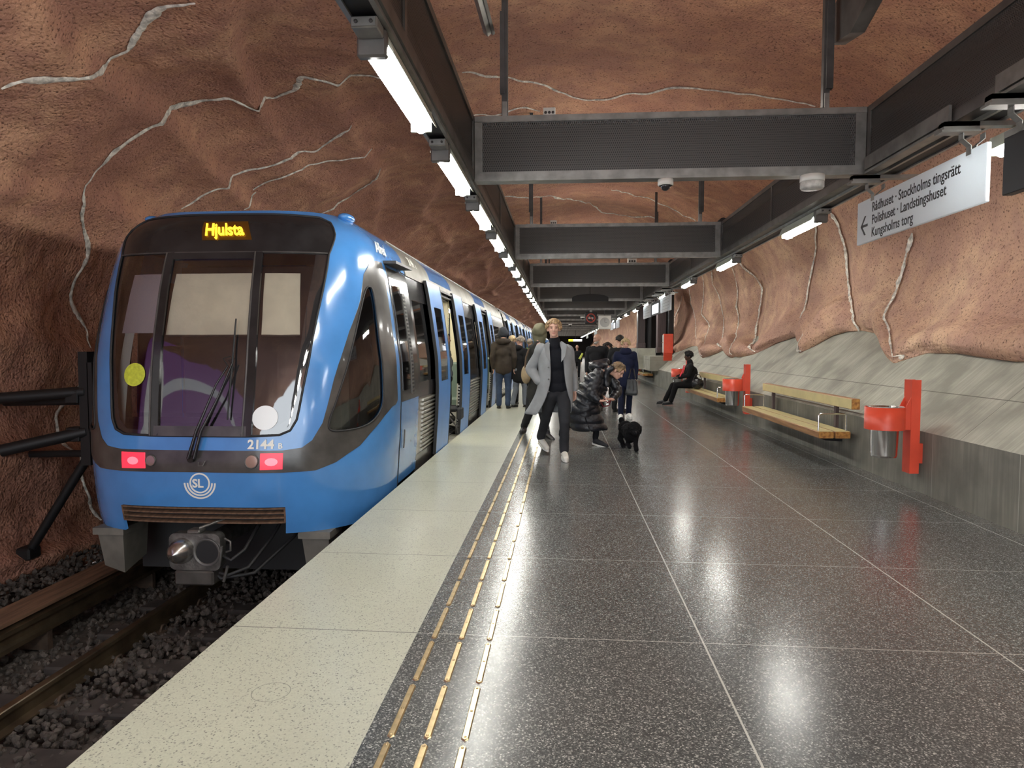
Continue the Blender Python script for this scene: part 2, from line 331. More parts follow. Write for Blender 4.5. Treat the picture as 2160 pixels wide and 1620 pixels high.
def base(s,y):
    a=hem(y); hx=3.62+a; hz=.6+.9*a
    pts=np.vstack([CP,[(max(4.78,hx+.1),hz+.42),(max(hx,4.3)*.5+hx*.5+.0,hz+.12),(hx+.03,hz-.02)]])
    n=len(pts)-1; t=min(max(s,0),1)*n; i=min(int(t),n-1); t-=i
    p0=pts[max(i-1,0)];p1=pts[i];p2=pts[i+1];p3=pts[min(i+2,n)]
    q=.5*((2*p1)+(p2-p0)*t+(2*p0-5*p1+4*p2-p3)*t*t+(3*p1-p0-3*p2+p3)*t**3)
    d=.5*((p2-p0)+2*(2*p0-5*p1+4*p2-p3)*t+3*(3*p1-p0-3*p2+p3)*t*t)
    d/=np.hypot(*d)+1e-9
    return q,np.array([d[1],-d[0]])   # point, inward normal
def creases(s):
    out=[-9.,-3.5,1.2,5.4]
    for v in VR:
        out.append(float(np.interp(s,[p[0] for p in v],[p[1] for p in v])))
    return sorted(out)+[33,37,42,48,54,62,72,84,96,112,130]
def disp(s,y):
    x=s*20
    v=Vector((x*.33,y*.27,1.3)); w=Vector((x*.9,y*.55,7.7)); 
    d=.42*noise.noise(v)+.17*noise.noise(w)+.06*noise.noise(Vector((x*2.4,y*1.7,3.1)))+.022*noise.noise(Vector((x*6,y*5,9.1)))
    left=max(0,min(1,(.5-s)/.1))
    if left>0:  # long folded ledges over the track
        f=x*.75+y*.16+.9*noise.noise(Vector((x*.3,y*.2,5.)))
        r=f-math.floor(f)
        d+=left*.34*(r**2.2 if r<.86 else ((1-r)/.14)*.717)*(.55+.9*noise.noise(Vector((x*.5,y*.35,2.))))
    if s>.62:
        c=creases(s); i=bisect.bisect(c,y); a=c[max(i-1,0)];b=c[min(i,len(c)-1)]
        m=min(1,(s-.62)/.12); L=max(b-a,.05)
        t=(y-a)/L*2-1; bul=min(.15,.05+.05*L)*(1-t**4)**2
        d=d*(1-.74*m)+m*bul
        e=max(0,(s-.95)/.05); d=d*(1-e)+.06*e*max(0,1-abs(e*2-1)) 
    return d
def rock(s,y,off=0.):
    q,n=base(s,y); k=disp(s,y)+off
    return (q[0]+n[0]*k, y, q[1]+n[1]*k)
M['fill_glow']=mat('added ceiling glow',(.9,.9,.9),.4,emit=(1.,.95,.86),estr=17)  # glow for the unseen strips added to brighten the vault
# ---------------- cave ----------------
_pc={}
def base_pts(y):
    if y not in _pc:
        a=hem(y); hx=3.62+a; hz=.6+.9*a
        _pc[y]=np.vstack([CP,[(max(4.78,hx+.1),hz+.42),(max(hx,4.3)*.5+hx*.5,hz+.12),(hx+.03,hz-.02)]])
    return _pc[y]
def cave(name,s0,s1,ns,ys,matl):
    V=[];S=[s0+(s1-s0)*i/ns for i in range(ns+1)]
    for y in ys:
        for s in S: V.append(rock(s,y))
    n=ns+1; F=[(j*n+i,(j+1)*n+i,(j+1)*n+i+1,j*n+i+1) for j in range(len(ys)-1) for i in range(ns)]
    o=mesh(name,V,F,matl,smooth=True); return tag(o,kind='structure')
YS=[]; y=-9.
while y<112:
    YS.append(round(y,3)); y+= .3 if y<1 else (.065 if y<14 else (.11 if y<22 else (.25 if y<40 else 1.)))
S_L,S_R=.43,.66
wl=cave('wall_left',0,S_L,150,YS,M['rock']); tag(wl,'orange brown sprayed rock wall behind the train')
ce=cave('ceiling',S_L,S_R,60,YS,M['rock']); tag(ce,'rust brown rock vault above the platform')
wr=cave('wall_right',S_R,1.,150,YS,M['rock_lit']); tag(wr,'orange rock wall hanging over the concrete slope')
def vein(pts,w,parent,seed,lift=0.):
    # resample, ribbon hugging the rock, slightly proud of it, ragged width
    P=[];
    for i in range(len(pts)-1):
        (s0,y0),(s1,y1)=pts[i],pts[i+1]; L=math.hypot((s1-s0)*20,y1-y0); k=max(2,int(L/.035))
        for j in range(k): t=j/k; P.append((s0+(s1-s0)*t,y0+(y1-y0)*t))
    P.append(pts[-1]); P=np.array(P)
    for _ in range(4): P[1:-1]=(P[:-2]+2*P[1:-1]+P[2:])/4
    V=[];n=5
    for i,(s,y) in enumerate(P):
        d=P[min(i+1,len(P)-1)]-P[max(i-1,0)]; d=np.array([d[0]*20,d[1]]); d/=np.hypot(*d)+1e-9; q=np.array([-d[1],d[0]])
        e=noise.noise(Vector((i*.11,seed,0))); e2=noise.noise(Vector((i*.5,seed,5)))
        ww=w*(.62+.75*e+.45*e2); ww=max(.004,ww)*min(1,i/6+.25,(len(P)-1-i)/6+.25)
        for k in range(n):
            t=(k/(n-1)-.5)*2; off=.016*(1-t*t)-.004
            V.append(rock(float(s+q[0]*t*ww/20+d[0]*0),float(y+q[1]*t*ww),off+.012+lift))
    F=[(i*n+k,(i+1)*n+k,(i+1)*n+k+1,i*n+k+1) for i in range(len(P)-1) for k in range(n-1)]
    return mesh('painted_vein',V,F,M['vein'],parent,smooth=True)
for i,v in enumerate(VR): vein(v,.065 if i<4 else .05,wr,i*3.1,.022 if i<3 else .035)
for i,v in enumerate(VO):
    ms=sum(p[0] for p in v)/len(v); par=wl if ms<S_L else (ce if ms<S_R else wr)
    vein(v,[.022,.02,.03,.03,.05,.042,.03,.03,.03,.02,.05][i],par,50+i*2.7)
# far end of the tunnel
mb=MB(); mb.box(-7.5,6.5,108,108.3,-1.5,6.5); tag(mb.build('wall_back',M['dark']),kind='structure')
# ---------------- platform, slope, track bed ----------------
def quadstrip(name,x0,x1,m,y0=-9.,y1=108.,zt=None,bot=None):
    mb=MB(); n=40
    V=[];
    ys=[y0,y1]
    b=bot if bot is not None else -.16
    V=[(x0,y0,fz(x0)),(x1,y0,fz(x1)),(x1,y1,fz(x1)),(x0,y1,fz(x0)),(x0,y0,b),(x1,y0,b),(x1,y1,b),(x0,y1,b)]
    mb.add(V,[(0,1,2,3),(7,6,5,4),(0,4,5,1),(1,5,6,2),(2,6,7,3),(3,7,4,0)])
    return mb.build(name,m)
fl=quadstrip('floor',-.725,3.63,M['floor']); tag(fl,'dark polished terrazzo platform floor',kind='structure')
es=quadstrip('floor',-1.69,-.725,M['strip']); tag(es,'pale speckled edge strip of the platform',kind='structure')
mb=MB(); mb.box(-1.6,-1.42,-9,108,-1.4,-.16); mb.box(-1.95,3.6,-9,-8.8,-1.4,-.16); tag(mb.build('platform_face',M['dark']),'dark wall under the platform edge',kind='structure')
mb=MB(); mb.add([(3.62,-9,-.03),(3.62,108,-.03),(3.62,108,.6),(3.62,-9,.6),(3.95,-9,-.03),(3.95,108,-.03)],[(0,3,2,1)]); 
o=mb.build('wall_right',M['lowwall']); tag(o,'low grey board marked concrete wall under the benches',kind='structure')
mb=MB(); x1=5.25; mb.add([(3.62,-9,.6),(3.62,108,.6),(x1,108,.6+.9*(x1-3.62)),(x1,-9,.6+.9*(x1-3.62)),(3.62,-9,.55),(3.62,108,.55),(x1,108,.5+.9*(x1-3.62)),(x1,-9,.5+.9*(x1-3.62))],[(0,3,2,1),(4,5,6,7)])
o=mb.build('wall_right',M['slope']); tag(o,'pale sloping concrete slabs above the low wall',kind='structure')
mb=MB(); mb.box(-7,-1.45,-9,108,-1.6,-1.34); tag(mb.build('track_bed',M['gravel']),'dark ballasted ground of the track pit',kind='structure')
# gravel: uncountable
def gravel():
    ico=[(0,0,1),(.89,0,.45),(.28,.85,.45),(-.72,.53,.45),(-.72,-.53,.45),(.28,-.85,.45),(.72,.53,-.45),(-.28,.85,-.45),(-.89,0,-.45),(-.28,-.85,-.45),(.72,-.53,-.45),(0,0,-1)]
    fc=[(0,1,2),(0,2,3),(0,3,4),(0,4,5),(0,5,1),(1,6,2),(2,7,3),(3,8,4),(4,9,5),(5,10,1),(6,7,2),(7,8,3),(8,9,4),(9,10,5),(10,6,1),(11,7,6),(11,8,7),(11,9,8),(11,10,9),(11,6,10)]
    ico=np.array(ico); V=[];F=[]
    for k in range(15000):
        x=RNG.uniform(-6.3,-1.75); y=RNG.uniform(1.6,9.5) if k<13500 else RNG.uniform(9.5,14)
        z=-1.33+.05*math.sin(x*3)+RNG.uniform(0,.07)+(.10 if x<-5.3 else 0)*min(1,(-5.3-x)*2 if x<-5.3 else 0)
        r=RNG.uniform(.018,.040); P=ico*(r*RNG.uniform(.6,1.2,3))*(1+RNG.uniform(-.22,.22,(12,1)))
        a=RNG.uniform(0,6.3); c,s=math.cos(a),math.sin(a); P=np.stack([P[:,0]*c-P[:,1]*s,P[:,0]*s+P[:,1]*c,P[:,2]],1)+(x,y,z)
        n=len(V); V+=P.tolist(); F+=[(a+n,b+n,c2+n) for a,b,c2 in fc]
    return mesh('ballast',V,F,M['gravel'])
tag(gravel(),'dark crushed stone ballast between and beside the rails','gravel',kind='stuff')
mb=MB(); mb.bbox(-4.35,-1.95,-.12,.12,-.09,.07,.015)
sl=mb.build('railway_sleeper',M['sleeper']); 
for sx in (-3.87,-2.43):
    m2=MB(); m2.box(sx-.16,sx+.16,-.08,.08,.07,.085); m2.tube([(sx-.11,-.05,.08),(sx-.11,-.02,.13),(sx-.11,.03,.13),(sx-.11,.05,.09)],.012,8); m2.tube([(sx+.11,-.05,.08),(sx+.11,-.02,.13),(sx+.11,.03,.13),(sx+.11,.05,.09)],.012,8); m2.build('rail_clip',M['rust'],sl)
tag(sl,'dark stained sleeper lying in the ballast in front of the train','sleeper','sleepers under the track')
for i in range(9):
    yy=1.45+.66*i
    o=sl if i==0 else copy_tree(sl); o.location=(0,yy,-1.31)
def railprof(x,z): return [(x-.07,z),(x+.07,z),(x+.07,z+.012),(x+.012,z+.03),(x+.009,z+.115),(x+.035,z+.125),(x+.035,z+.155),(x+.028,z+.162),(x-.028,z+.162),(x-.035,z+.155),(x-.035,z+.125),(x-.009,z+.115),(x-.012,z+.03),(x-.07,z+.012)]
for x,lab in ((-3.87,'left running rail, shiny topped steel passing under the train coupler'),(-2.43,'right running rail close below the pale platform edge')):
    mb=MB(); mb.prism(railprof(x,-1.225),112,'y',-6); tag(mb.build('rail',M['rail']),lab,'rail')
t=thing('conductor_rail','third rail beside the rock wall under a weathered timber cover','rail',(-4.72,0,-1.3))
mb=MB(); mb.prism([(-.05,.16),(.05,.16),(.05,.20),(.012,.22),(.012,.28),(.05,.30),(.05,.34),(-.05,.34),(-.05,.30),(-.012,.28),(-.012,.22),(-.05,.20)],112,'y',-6); mb.build('rail',M['rail'],t)
mb=MB(); mb.box(-.32,.0,-6,106,.365,.395); mb.box(-.32,-.29,-6,106,.12,.37); mb.build('cover_board',M['cover'],t)
for yy in np.arange(1,12,1.6): mb=MB(); mb.box(-.25,.04,yy-.03,yy+.03,-.02,.17); mb.box(-.22,-.18,yy-.03,yy+.03,.15,.37); mb.build('support_bracket',M['rust'],t)
# ---------------- brass tactile strips ----------------
def strip_mesh():
    mb=MB(); L=.2; w=.0145; h=.006; poly=[(-w,-L+.012),(0,-L),(w,-L+.012),(w,L-.012),(0,L),(-w,L-.012)]
    n=6; inner=[(a*.72,b*.985) for a,b in poly]
    V=[(a,b,0) for a,b in poly]+[(a,b,h) for a,b in inner]
    mb.add(V,[tuple(range(n,2*n))]+[(i,(i+1)%n,(i+1)%n+n,i+n) for i in range(n)])
    for yy in (-.18,0,.18): mb.sphere((0,yy,h),.006,8,4,0,(1,1,.5))
    return mb
pr=strip_mesh().build('tactile_strip',M['brass'])
rows=[(-.63,'first'),(-.4925,'middle'),(-.352,'last')]
first=True
for ri,(x,_) in enumerate(rows):
    lab=['raised brass strip in the row nearest the pale platform edge','raised brass strip in the middle one of three rows','raised brass strip in the row furthest from the track'][ri]
    grp=['brass strips nearest the edge','brass strips in the middle row','brass strips furthest from the track'][ri]
    for k in range(90):
        o=pr if first else pr.copy()
        if not first: COL.objects.link(o)
        first=False
        o.location=(x,2.18+.43*k,fz(x)); tag(o,lab,'floor strip',grp)
mb=MB()
for x,_ in rows:
    for k in range(90,200): y=2.18+.43*k; mb.box(x-.0145,x+.0145,y-.2,y+.2,fz(x),fz(x)+.006)
tag(mb.build('tactile_strip',M['brass']),'brass strips running on into the distance along the platform','floor strip',kind='stuff')
# ---------------- ceiling beams ----------------
BX0,BX1,BZ0,BZ1=-.80,2.66,2.985,3.55
def cross_beam():
    t=thing('cross_beam','',' ',(0,0,0)); t.location=(0,0,0)
    mb=MB()
    for z0,z1 in ((BZ0,BZ0+.065),(BZ1-.055,BZ1)): mb.box(BX0,BX1,0,.16,z0,z1)
    mb.box(BX0,BX1,-.02,.0,BZ0-.022,BZ0-.012); mb.box(BX0,BX1,-.02,.16,BZ0-.012,BZ0)
    for x0,x1 in ((BX0,BX0+.07),(BX1-.09,BX1)): mb.box(x0,x1,.002,.158,BZ0+.065,BZ1-.055)
    mb.box(BX0,BX0+.07,-.004,.001,BZ0+.065,BZ1-.055); mb.box(BX0,BX1,-.006,0.,BZ1-.05,BZ1); mb.box(BX0,BX1,-.006,0.,BZ0,BZ0+.06)
    mb.build('beam_frame',M['steel_l'],t)
    m2=MB(); m2.box(BX0+.07,BX1-.09,.012,.016,BZ0+.06,BZ1-.05); m2.build('mesh_panel',M['mesh'],t)
    m3=MB(); m3.box(BX0+.07,BX1-.09,.13,.15,BZ0+.06,BZ1-.05); m3.build('back_panel',M['dark'],t)
    m4=MB(); m4.box(BX0+.3,BX1-.3,.10,.155,BZ1+.001,BZ1+.012); m4.build('added_uplight',M['fill_glow'],t)  # added emissive strip, out of view on the beam, lifts the ceiling light
    return t
NB=19; beams=[6.3+5.5*k for k in range(-2,NB-2)]
vis=[y for y in beams if y>0]
names=['nearest','second','third','fourth','fifth','sixth','seventh','eighth']
cb=cross_beam()
for i,y in enumerate(vis):
    o=cb if i==0 else copy_tree(cb); o.location=(0,y,0)
    if i<6: lab='%s mesh filled beam crossing overhead, %s'%(names[i],['the camera dome and round box under it','hung in front of a round grey camera','third one down the platform','between the third and fifth frames','far down the platform','small in the distance'][i]); tag(o,lab,'ceiling beam','mesh beams across the platform')
    else: tag(o,'distant overhead beam crossing the far end of the platform','ceiling beam','mesh beams across the platform')
def long_beam(x0,x1,inner,L=5.495):
    t=thing('side_beam','','')
    mb=MB(); s=1 if inner=='+' else -1; xi=x1 if s>0 else x0; xo=x0 if s>0 else x1
    for z0,z1 in ((BZ0,BZ0+.075),(BZ1-.055,BZ1)): mb.box(x0,x1,0,L,z0,z1)
    for yy in (0,L/2-.02,L-.05): mb.box(xi-.012 if s>0 else xi,xi if s>0 else xi+.012,yy,yy+.05,BZ0+.075,BZ1-.055)
    mb.build('beam_frame',M['steel'],t)
    m2=MB(); xm=xi-s*.014; m2.box(min(xm,xm-s*.004),max(xm,xm-s*.004),.05,L-.05,BZ0+.07,BZ1-.05); m2.build('mesh_panel',M['mesh'],t)
    m3=MB(); m3.box(min(xo,xo+s*.02),max(xo,xo+s*.02),0,L,BZ0+.07,BZ1-.05); m3.build('back_panel',M['dark'],t)
    return t
for side,(x0,x1,inn) in {'left':(-1.0,-.805,'+'),'right':(2.665,2.90,'-')}.items():
    p=long_beam(x0,x1,inn)
    for i,y in enumerate(beams[:-1]):
        o=p if i==0 else copy_tree(p); o.location=(0,y,0)
        if i<6: lab='mesh sided beam over the %s, %s'%('train edge' if side=='left' else 'benches',['out of sight overhead','nearest bay before the first cross beam','bay between the first and second cross beams','bay between the second and third cross beams','bay past the third cross beam','bay past the fourth cross beam'][i]); tag(o,lab,'ceiling beam','side beams over the %s'%side)
        else: tag(o,'distant mesh sided beam over the %s'%('train edge' if side=='left' else 'benches'),'ceiling beam','side beams over the %s'%side)
# lighting rails (channel with a dark slot)
for x,lab in ((-.905,'long grey lighting channel above the platform edge'),(2.86,'long grey lighting channel above the benches')):
    t=thing('lighting_rail',lab,'lighting rail'); mb=MB()
    mb.box(x-.085,x-.06,-9,106,2.958,2.985); mb.box(x+.06,x+.085,-9,106,2.958,2.985); mb.build('channel',M['steel_l'],t)
    mb=MB(); mb.box(x-.06,x+.06,-9,106,2.972,2.984); mb.build('slot',M['black'],t)
# ---------------- lamps ----------------
def lamp():
    t=thing('fluorescent_lamp','',''); L=1.13
    mb=MB(); mb.bbox(-.062,.062,-.14,-.02,.005,.058,.006); mb.box(-.055,.055,-.146,-.14,.01,.05,0); mb.build('bracket',M['steel_l'],t)
    mb=MB(); 
    for x in (-.035,.035):
        for z in (.03,): mb.lathe((x,-.14,z),[(0,-.012),(.009,-.012),(.009,0)],8,axis='y')
    mb.build('bolt',M['steel_d'],t)
    mb=MB(); mb.bbox(-.072,.072,-.02,.03,-.075,.056,.01); mb.build('end_cap',M['steel'],t)
    prof=[]; 
    for k in range(13): a=math.pi*k/12; prof.append((-.056*math.cos(a),.012-.095*math.sin(a)))
    mb=MB(); mb.prism([(a,b) for a,b in prof],L-.03,'y',.03); mb.sm=[False,False]+[True]*(len(mb.F)-2); mb.build('diffuser',M['lamp'],t)
    mb=MB(); mb.prism([(-.06,.056),(.06,.056),(.098,-.035),(.092,-.038),(.058,.014),(-.058,.014),(-.080,.010),(-.086,.014)],L,'y',.03); mb.box(-.066,.066,L,L+.02,-.07,.056); mb.build('housing',M['reflect'],t)
    return t
lp=lamp(); cnt=0; firstl=True
LY=[3.27+1.833*k for k in range(-5,55)]
for i,y in enumerate(LY):
    o=lp if firstl else copy_tree(lp); firstl=False; o.location=(-.905,y,2.90); j=i-5
    if 0<=j<7: lab='%s lit tube lamp in the row above the train edge'%(['nearest','second','third','fourth','fifth','sixth','seventh'][j])
    elif j<0: lab='lit tube lamp overhead behind the viewer on the train side'
    else: lab='small lit tube lamp far along the row above the train edge'
    tag(o,lab,'ceiling lamp','tube lamps above the platform edge')
RY=[7.87-.0+3.665*k for k in range(-4,26)]
for i,y in enumerate(RY):
    j=i-3; o=copy_tree(lp); o.location=(2.86,y,2.90) if j else (3.06,3.95,2.855)
    o.scale=(-1,1,1)
    if 0<=j<6: lab='%s lit tube lamp in the row above the benches'%(['partly hidden by the court sign,','nearest fully seen','third','fourth','fifth','sixth'][j])
    elif j<0: lab='lit tube lamp overhead behind the viewer on the bench side'
    else: lab='small lit tube lamp far along the row above the benches'
    tag(o,lab,'ceiling lamp','tube lamps above the benches')
# ---------------- hanger rods ----------------
def rod(kind):
    t=thing('hanger_rod','','')
    mb=MB(); mb.box(-.028,.028,-.028,.028,.0,2.1); mb.build('rod',M['steel_d'],t)
    mb=MB(); mb.box(-.042,.0,-.042,.02,.22,.95) if kind==0 else mb.box(-.01,.05,-.05,.02,.18,1.25); mb.build('sleeve',M['steel_d'],t)
    mb=MB(); mb.box(-.09,.09,-.05,.05,-.0,.012); mb.box(-.02,.02,-.05,-.035,.0,.14); mb.build('foot_plate',M['steel_l'],t)
    return t
for kind,x in ((0,-.53),(1,2.33)):
    p=rod(kind)
    for i,y in enumerate(vis[:8]):
        o=p if i==0 else copy_tree(p); o.location=(x,y+.08,BZ1)
        tag(o,'dark steel hanger on the %s of the %s cross beam, rising to the rock'%(['train side','bench side'][kind],names[i]),'hanger rod','ceiling hangers')
# ---------------- train ----------------
from mathutils.geometry import delaunay_2d_cdt
M['blue']=mat('train blue paint',(.065,.235,.56),.2,coat=.6,var=.1,vscale=3)
M['doorblue']=mat('door leaf blue',(.05,.21,.55),.3,coat=.12,spec=.4,var=.1,vscale=3)
M['gloss']=mat('gloss black',(.022,.021,.022),.14,coat=.0,spec=.4,var=.3,vscale=4)
M['grime']=mat('dirty black trim',(.06,.056,.052),.3,var=.4,vscale=5,coat=.3)
M['silver']=mat('ribbed silver panel',(.50,.485,.44),.28,.85,var=.12,vscale=5)
M['roof']=mat('silver roof panel',(.20,.185,.16),.55,.35,var=.25,vscale=3)
M['rubber']=mat('rubber seal',(.015,.015,.016),.6)
M['cream']=mat('cream interior panel',(.62,.57,.42),.5)
M['blindm']=mat('cream roller blind',(.74,.70,.55),.8,var=.08,vscale=5,emit=(.74,.70,.55),estr=.0)
M['seat']=mat('green grey seat cloth',(.16,.22,.20),.8)
M['redlens']=mat('lit red tail lens',(.8,.02,.03),.3,emit=(1,.03,.06),estr=.55)
M['redhot']=mat('tail light core',(1,.2,.2),.3,emit=(1,.07,.10),estr=1.1)
M['clens']=mat('clear lamp lens',(.30,.20,.17),.12,.3,coat=1)
M['led']=mat('amber display text',(1,.5,0),.4,emit=(1,.50,.02),estr=1.6)
M['ledback']=mat('amber display backing',(.05,.02,.0),.4,emit=(1,.3,.0),estr=.012)
M['traintext']=mat('pale vehicle lettering',(.78,.78,.72),.4)
M['yellow']=mat('yellow green disc',(.55,.60,.05),.5,var=.2,vscale=30)
M['castm']=mat('greasy cast steel',(.17,.165,.155),.38,.7,var=.4,vscale=12,bump=.3,bscale=50)
M['greyplate']=mat('dull grey panel',(.17,.163,.14),.5,.2,var=.2,vscale=6)
M['intlight']=mat('carriage lighting',(1,1,1),.4,emit=(1.,.93,.74),estr=7)
M['carfloor']=mat('carriage floor',(.12,.12,.13),.5)
M['pole']=mat('steel handrail',(.7,.68,.6),.25,1.)
def m_glass(name,tint,f0=.06,rough=.03):
    g=NG(name); tr=g.n('ShaderNodeBsdfTransparent'); tr.inputs[0].default_value=tuple(tint)+(1,); gl=g.n('ShaderNodeBsdfGlossy'); gl.inputs[0].default_value=(1,1,1,1); gl.inputs['Roughness'].default_value=rough
    lw=g.n('ShaderNodeFresnel'); lw.inputs[0].default_value=1.62; f=g.math('ADD',lw.outputs[0],f0-.05)
    mx=g.n('ShaderNodeMixShader'); g.l(f,mx.inputs[0]); g.l(tr.outputs[0],mx.inputs[1]); g.l(gl.outputs[0],mx.inputs[2]); g.l(mx.outputs[0],g.nt.nodes['Material Output'].inputs[0]); return g.m
M['glass']=m_glass('tinted train glass',(.86,.84,.84),.12); M['glass2']=m_glass('door glass',(.42,.42,.42),.09)
def inside(p,poly):
    x,y=p; r=False; n=len(poly)
    for i in range(n):
        x1,y1=poly[i];x2,y2=poly[i-1]
        if (y1>y)!=(y2>y) and x<(x2-x1)*(y-y1)/(y2-y1)+x1: r=not r
    return r
def smoothp(P,k=2):
    for _ in range(k):
        Q=[]
        for i in range(len(P)):
            a=P[i];b=P[(i+1)%len(P)]; Q+=[(a[0]*.75+b[0]*.25,a[1]*.75+b[1]*.25),(a[0]*.25+b[0]*.75,a[1]*.25+b[1]*.75)]
        P=Q
    return P
def dens(P,st=.05):
    Q=[]
    for i in range(len(P)):
        a=P[i];b=P[(i+1)%len(P)]; L=math.hypot(b[0]-a[0],b[1]-a[1]); k=max(1,int(L/st)); Q+=[(a[0]+(b[0]-a[0])*j/k,a[1]+(b[1]-a[1])*j/k) for j in range(k)]
    return Q
def patch(name,outer,m,parent,fn,off=0.,holes=(),st=.06,thick=0.):
    outer=dens(outer,st); hs=[dens(h,st) for h in holes]; V=[];E=[]
    for P in [outer]+hs:
        n=len(V); V+=P; E+=[(n+i,n+(i+1)%len(P)) for i in range(len(P))]
    xs=[p[0] for p in outer];zs=[p[1] for p in outer]
    x=min(xs)+st*.5
    while x<max(xs):
        z=min(zs)+st*.5
        while z<max(zs):
            q=(x+.001*math.sin(z*37),z)
            if inside(q,outer) and not any(inside(q,h) for h in hs):
                if min((q[0]-p[0])**2+(q[1]-p[1])**2 for p in V[:len(E)])>(st*.4)**2: V.append(q)
            z+=st
        x+=st
    r=delaunay_2d_cdt([Vector(v) for v in V],E,[],0,1e-6)
    F=[]
    for f in r[2]:
        cx=sum(r[0][i].x for i in f)/len(f);cz=sum(r[0][i].y for i in f)/len(f)
        if inside((cx,cz),outer) and not any(inside((cx,cz),h) for h in hs): F.append(tuple(f))
    W3=[fn(v.x,v.y,off) for v in r[0]]
    # orient outward
    if F:
        f=F[len(F)//2]; a,b,c=[Vector(W3[i]) for i in f[:3]]; n=(b-a).cross(c-a); u,z=r[0][f[0]]; o=Vector(fn(u,z,off+.1))-Vector(fn(u,z,off))
        if n.dot(o)<0: F=[g[::-1] for g in F]
    def cn(o,W,uv):
        N=[]
        for u,z in uv:
            a=Vector(fn(u,z,0.)); b=Vector(fn(u,z,.1)); d=b-a; N.append(tuple(d.normalized()) if d.length>1e-5 else (0,-1,0))
        me=o.data; me.normals_split_custom_set_from_vertices(N); return o
    if thick:
        n=len(W3); B=[fn(v.x,v.y,off-thick) for v in r[0]]; ed={}
        for g in F:
            for i in range(len(g)): ed[(g[i],g[(i+1)%len(g)])]=1
        F2=[tuple(i+n for i in g[::-1]) for g in F]+[(b,a,a+n,b+n) for (a,b) in ed if (b,a) not in ed]
        o=mesh(name,W3+B,F+F2,m,parent); k=[True]*len(F)+[False]*len(F2); o.data.polygons.foreach_set('use_smooth',k); return cn(o,None,[(v.x,v.y) for v in r[0]]*2)
    return cn(mesh(name,W3,F,m,parent,smooth=True),None,[(v.x,v.y) for v in r[0]])
T=thing('metro_train','blue and silver metro train at the platform showing Hjulsta, tail lights lit','train',(0,0,0))
UE=ARC+.0+ (7.16-YS0)   # end of the cab section
def sym(R): return R+[(-u,z) for u,z in reversed(R) if u>1e-6]
WIND=sym([(0,2.735),(.6,2.73),(1.17,2.71),(1.27,2.66),(1.235,2.53),(1.13,2.33),(1.054,1.975),(1.0,1.76),(.953,1.533),(.90,1.245),(.872,1.075),(.832,.80),(.784,.706),(.696,.667),(.42,.657),(0,.657)])
RING=[(0,.53),(.726,.53),(.885,.55),(.966,.613),(1.044,.763),(1.128,1.155),(1.167,1.29),(1.291,1.6),(1.446,1.904),(1.53,2.167),(1.643,2.275),(1.80,2.325)]
BAND=[(0,.335),(.733,.332),(1.003,.338),(1.168,.394),(1.283,.464),(1.397,.523),(1.51,.624),(1.721,.775),(1.849,.842),(1.944,.857),(2.0,.893),(2.0,2.325)]
TRI=smoothp([(1.59,2.06),(1.66,2.0),(1.655,1.526),(1.69,.95),(1.63,.80),(1.46,.695),(1.2,.675),(1.09,.69),(1.10,.80),(1.134,.9),(1.309,1.474),(1.50,1.99)],2)
TRI2=[(-u,z) for u,z in TRI]
CUT=[(-.775,.015),(.755,.015),(.755,-.3),(-.79,-.3)]
shell=[(-UE,-.235),(UE,-.235),(UE,2.78),(-UE,2.78)]
patch('cab_shell',shell,M['blue'],T,nose,0,[WIND,TRI,TRI2,CUT],.07,.03)
for s in (1,-1):
    pol=[(s*u,z) for u,z in RING]+[(s*u,z) for u,z in reversed(BAND)]
    t3=TRI if s>0 else TRI2
    patch('black_band',pol,M['grime'],T,nose,.006,[t3],.06,.008)
    gl=patch('side_cab_window',t3,M['glass2'],T,nose,-.006,(),.09)
    # thin seal around the triangular window
    mb=MB(); P=dens(t3,.05); mb.tube([nose(u,z,.008) for u,z in P+[P[0]]],.009,6,cap=False); mb.build('window_seal',M['rubber'],gl)
mb=MB(); P=dens(WIND,.05); mb.tube([nose(u,z,.004) for u,z in P+[P[0]]],.011,6,cap=False); mb.build('windscreen_seal',M['rubber'],T)
HD=[(u,z) for u,z in dens(WIND,.03) if z>2.335]; HD=[p for p in HD]
hdr=[(1.13,2.335)]+[(u,z) for u,z in reversed(sym([(0,2.735),(.6,2.73),(1.17,2.71),(1.27,2.66),(1.235,2.53)]))][::1]
hdr=sym([(0,2.735),(.6,2.73),(1.17,2.71),(1.27,2.66),(1.235,2.53),(1.13,2.335)])
hd=patch('destination_header',hdr,M['gloss'],T,nose,.003,(),.06,.02)
glp=sym([(0,2.335),(1.13,2.335),(1.054,1.975),(1.0,1.76),(.953,1.533),(.90,1.245),(.872,1.075),(.832,.80),(.784,.706),(.696,.667),(.42,.657),(0,.657)])
ws=patch('windscreen',glp,M['glass'],T,nose,-.004,(),.07)
def strip(name,p0,p1,w,m,parent,off=.004,h=.012):
    n=14; V=[]
    du,dz=p1[0]-p0[0],p1[1]-p0[1]; L=math.hypot(du,dz); qx,qz=-dz/L*w/2,du/L*w/2
    for i in range(n+1):
        t=i/n; u=p0[0]+du*t; z=p0[1]+dz*t
        V+= [nose(u-qx,z-qz,off-.01),nose(u-qx,z-qz,off+h),nose(u+qx,z+qz,off+h),nose(u+qx,z+qz,off-.01)]
    F=[]
    for i in range(n):
        for k in range(3): a=i*4+k; F.append((a,a+1,a+5,a+4))
    return mesh(name,V,F,m,parent)
for a,b in (((-.476,2.335),(-.40,.657)),((.441,2.335),(.42,.657))):
    strip('windscreen_post',a,b,.085,M['gloss'],T); strip('post_trim',(a[0]-.03,a[1]),(b[0]-.03,b[1]),.012,M['steel'],T,.008,.014)
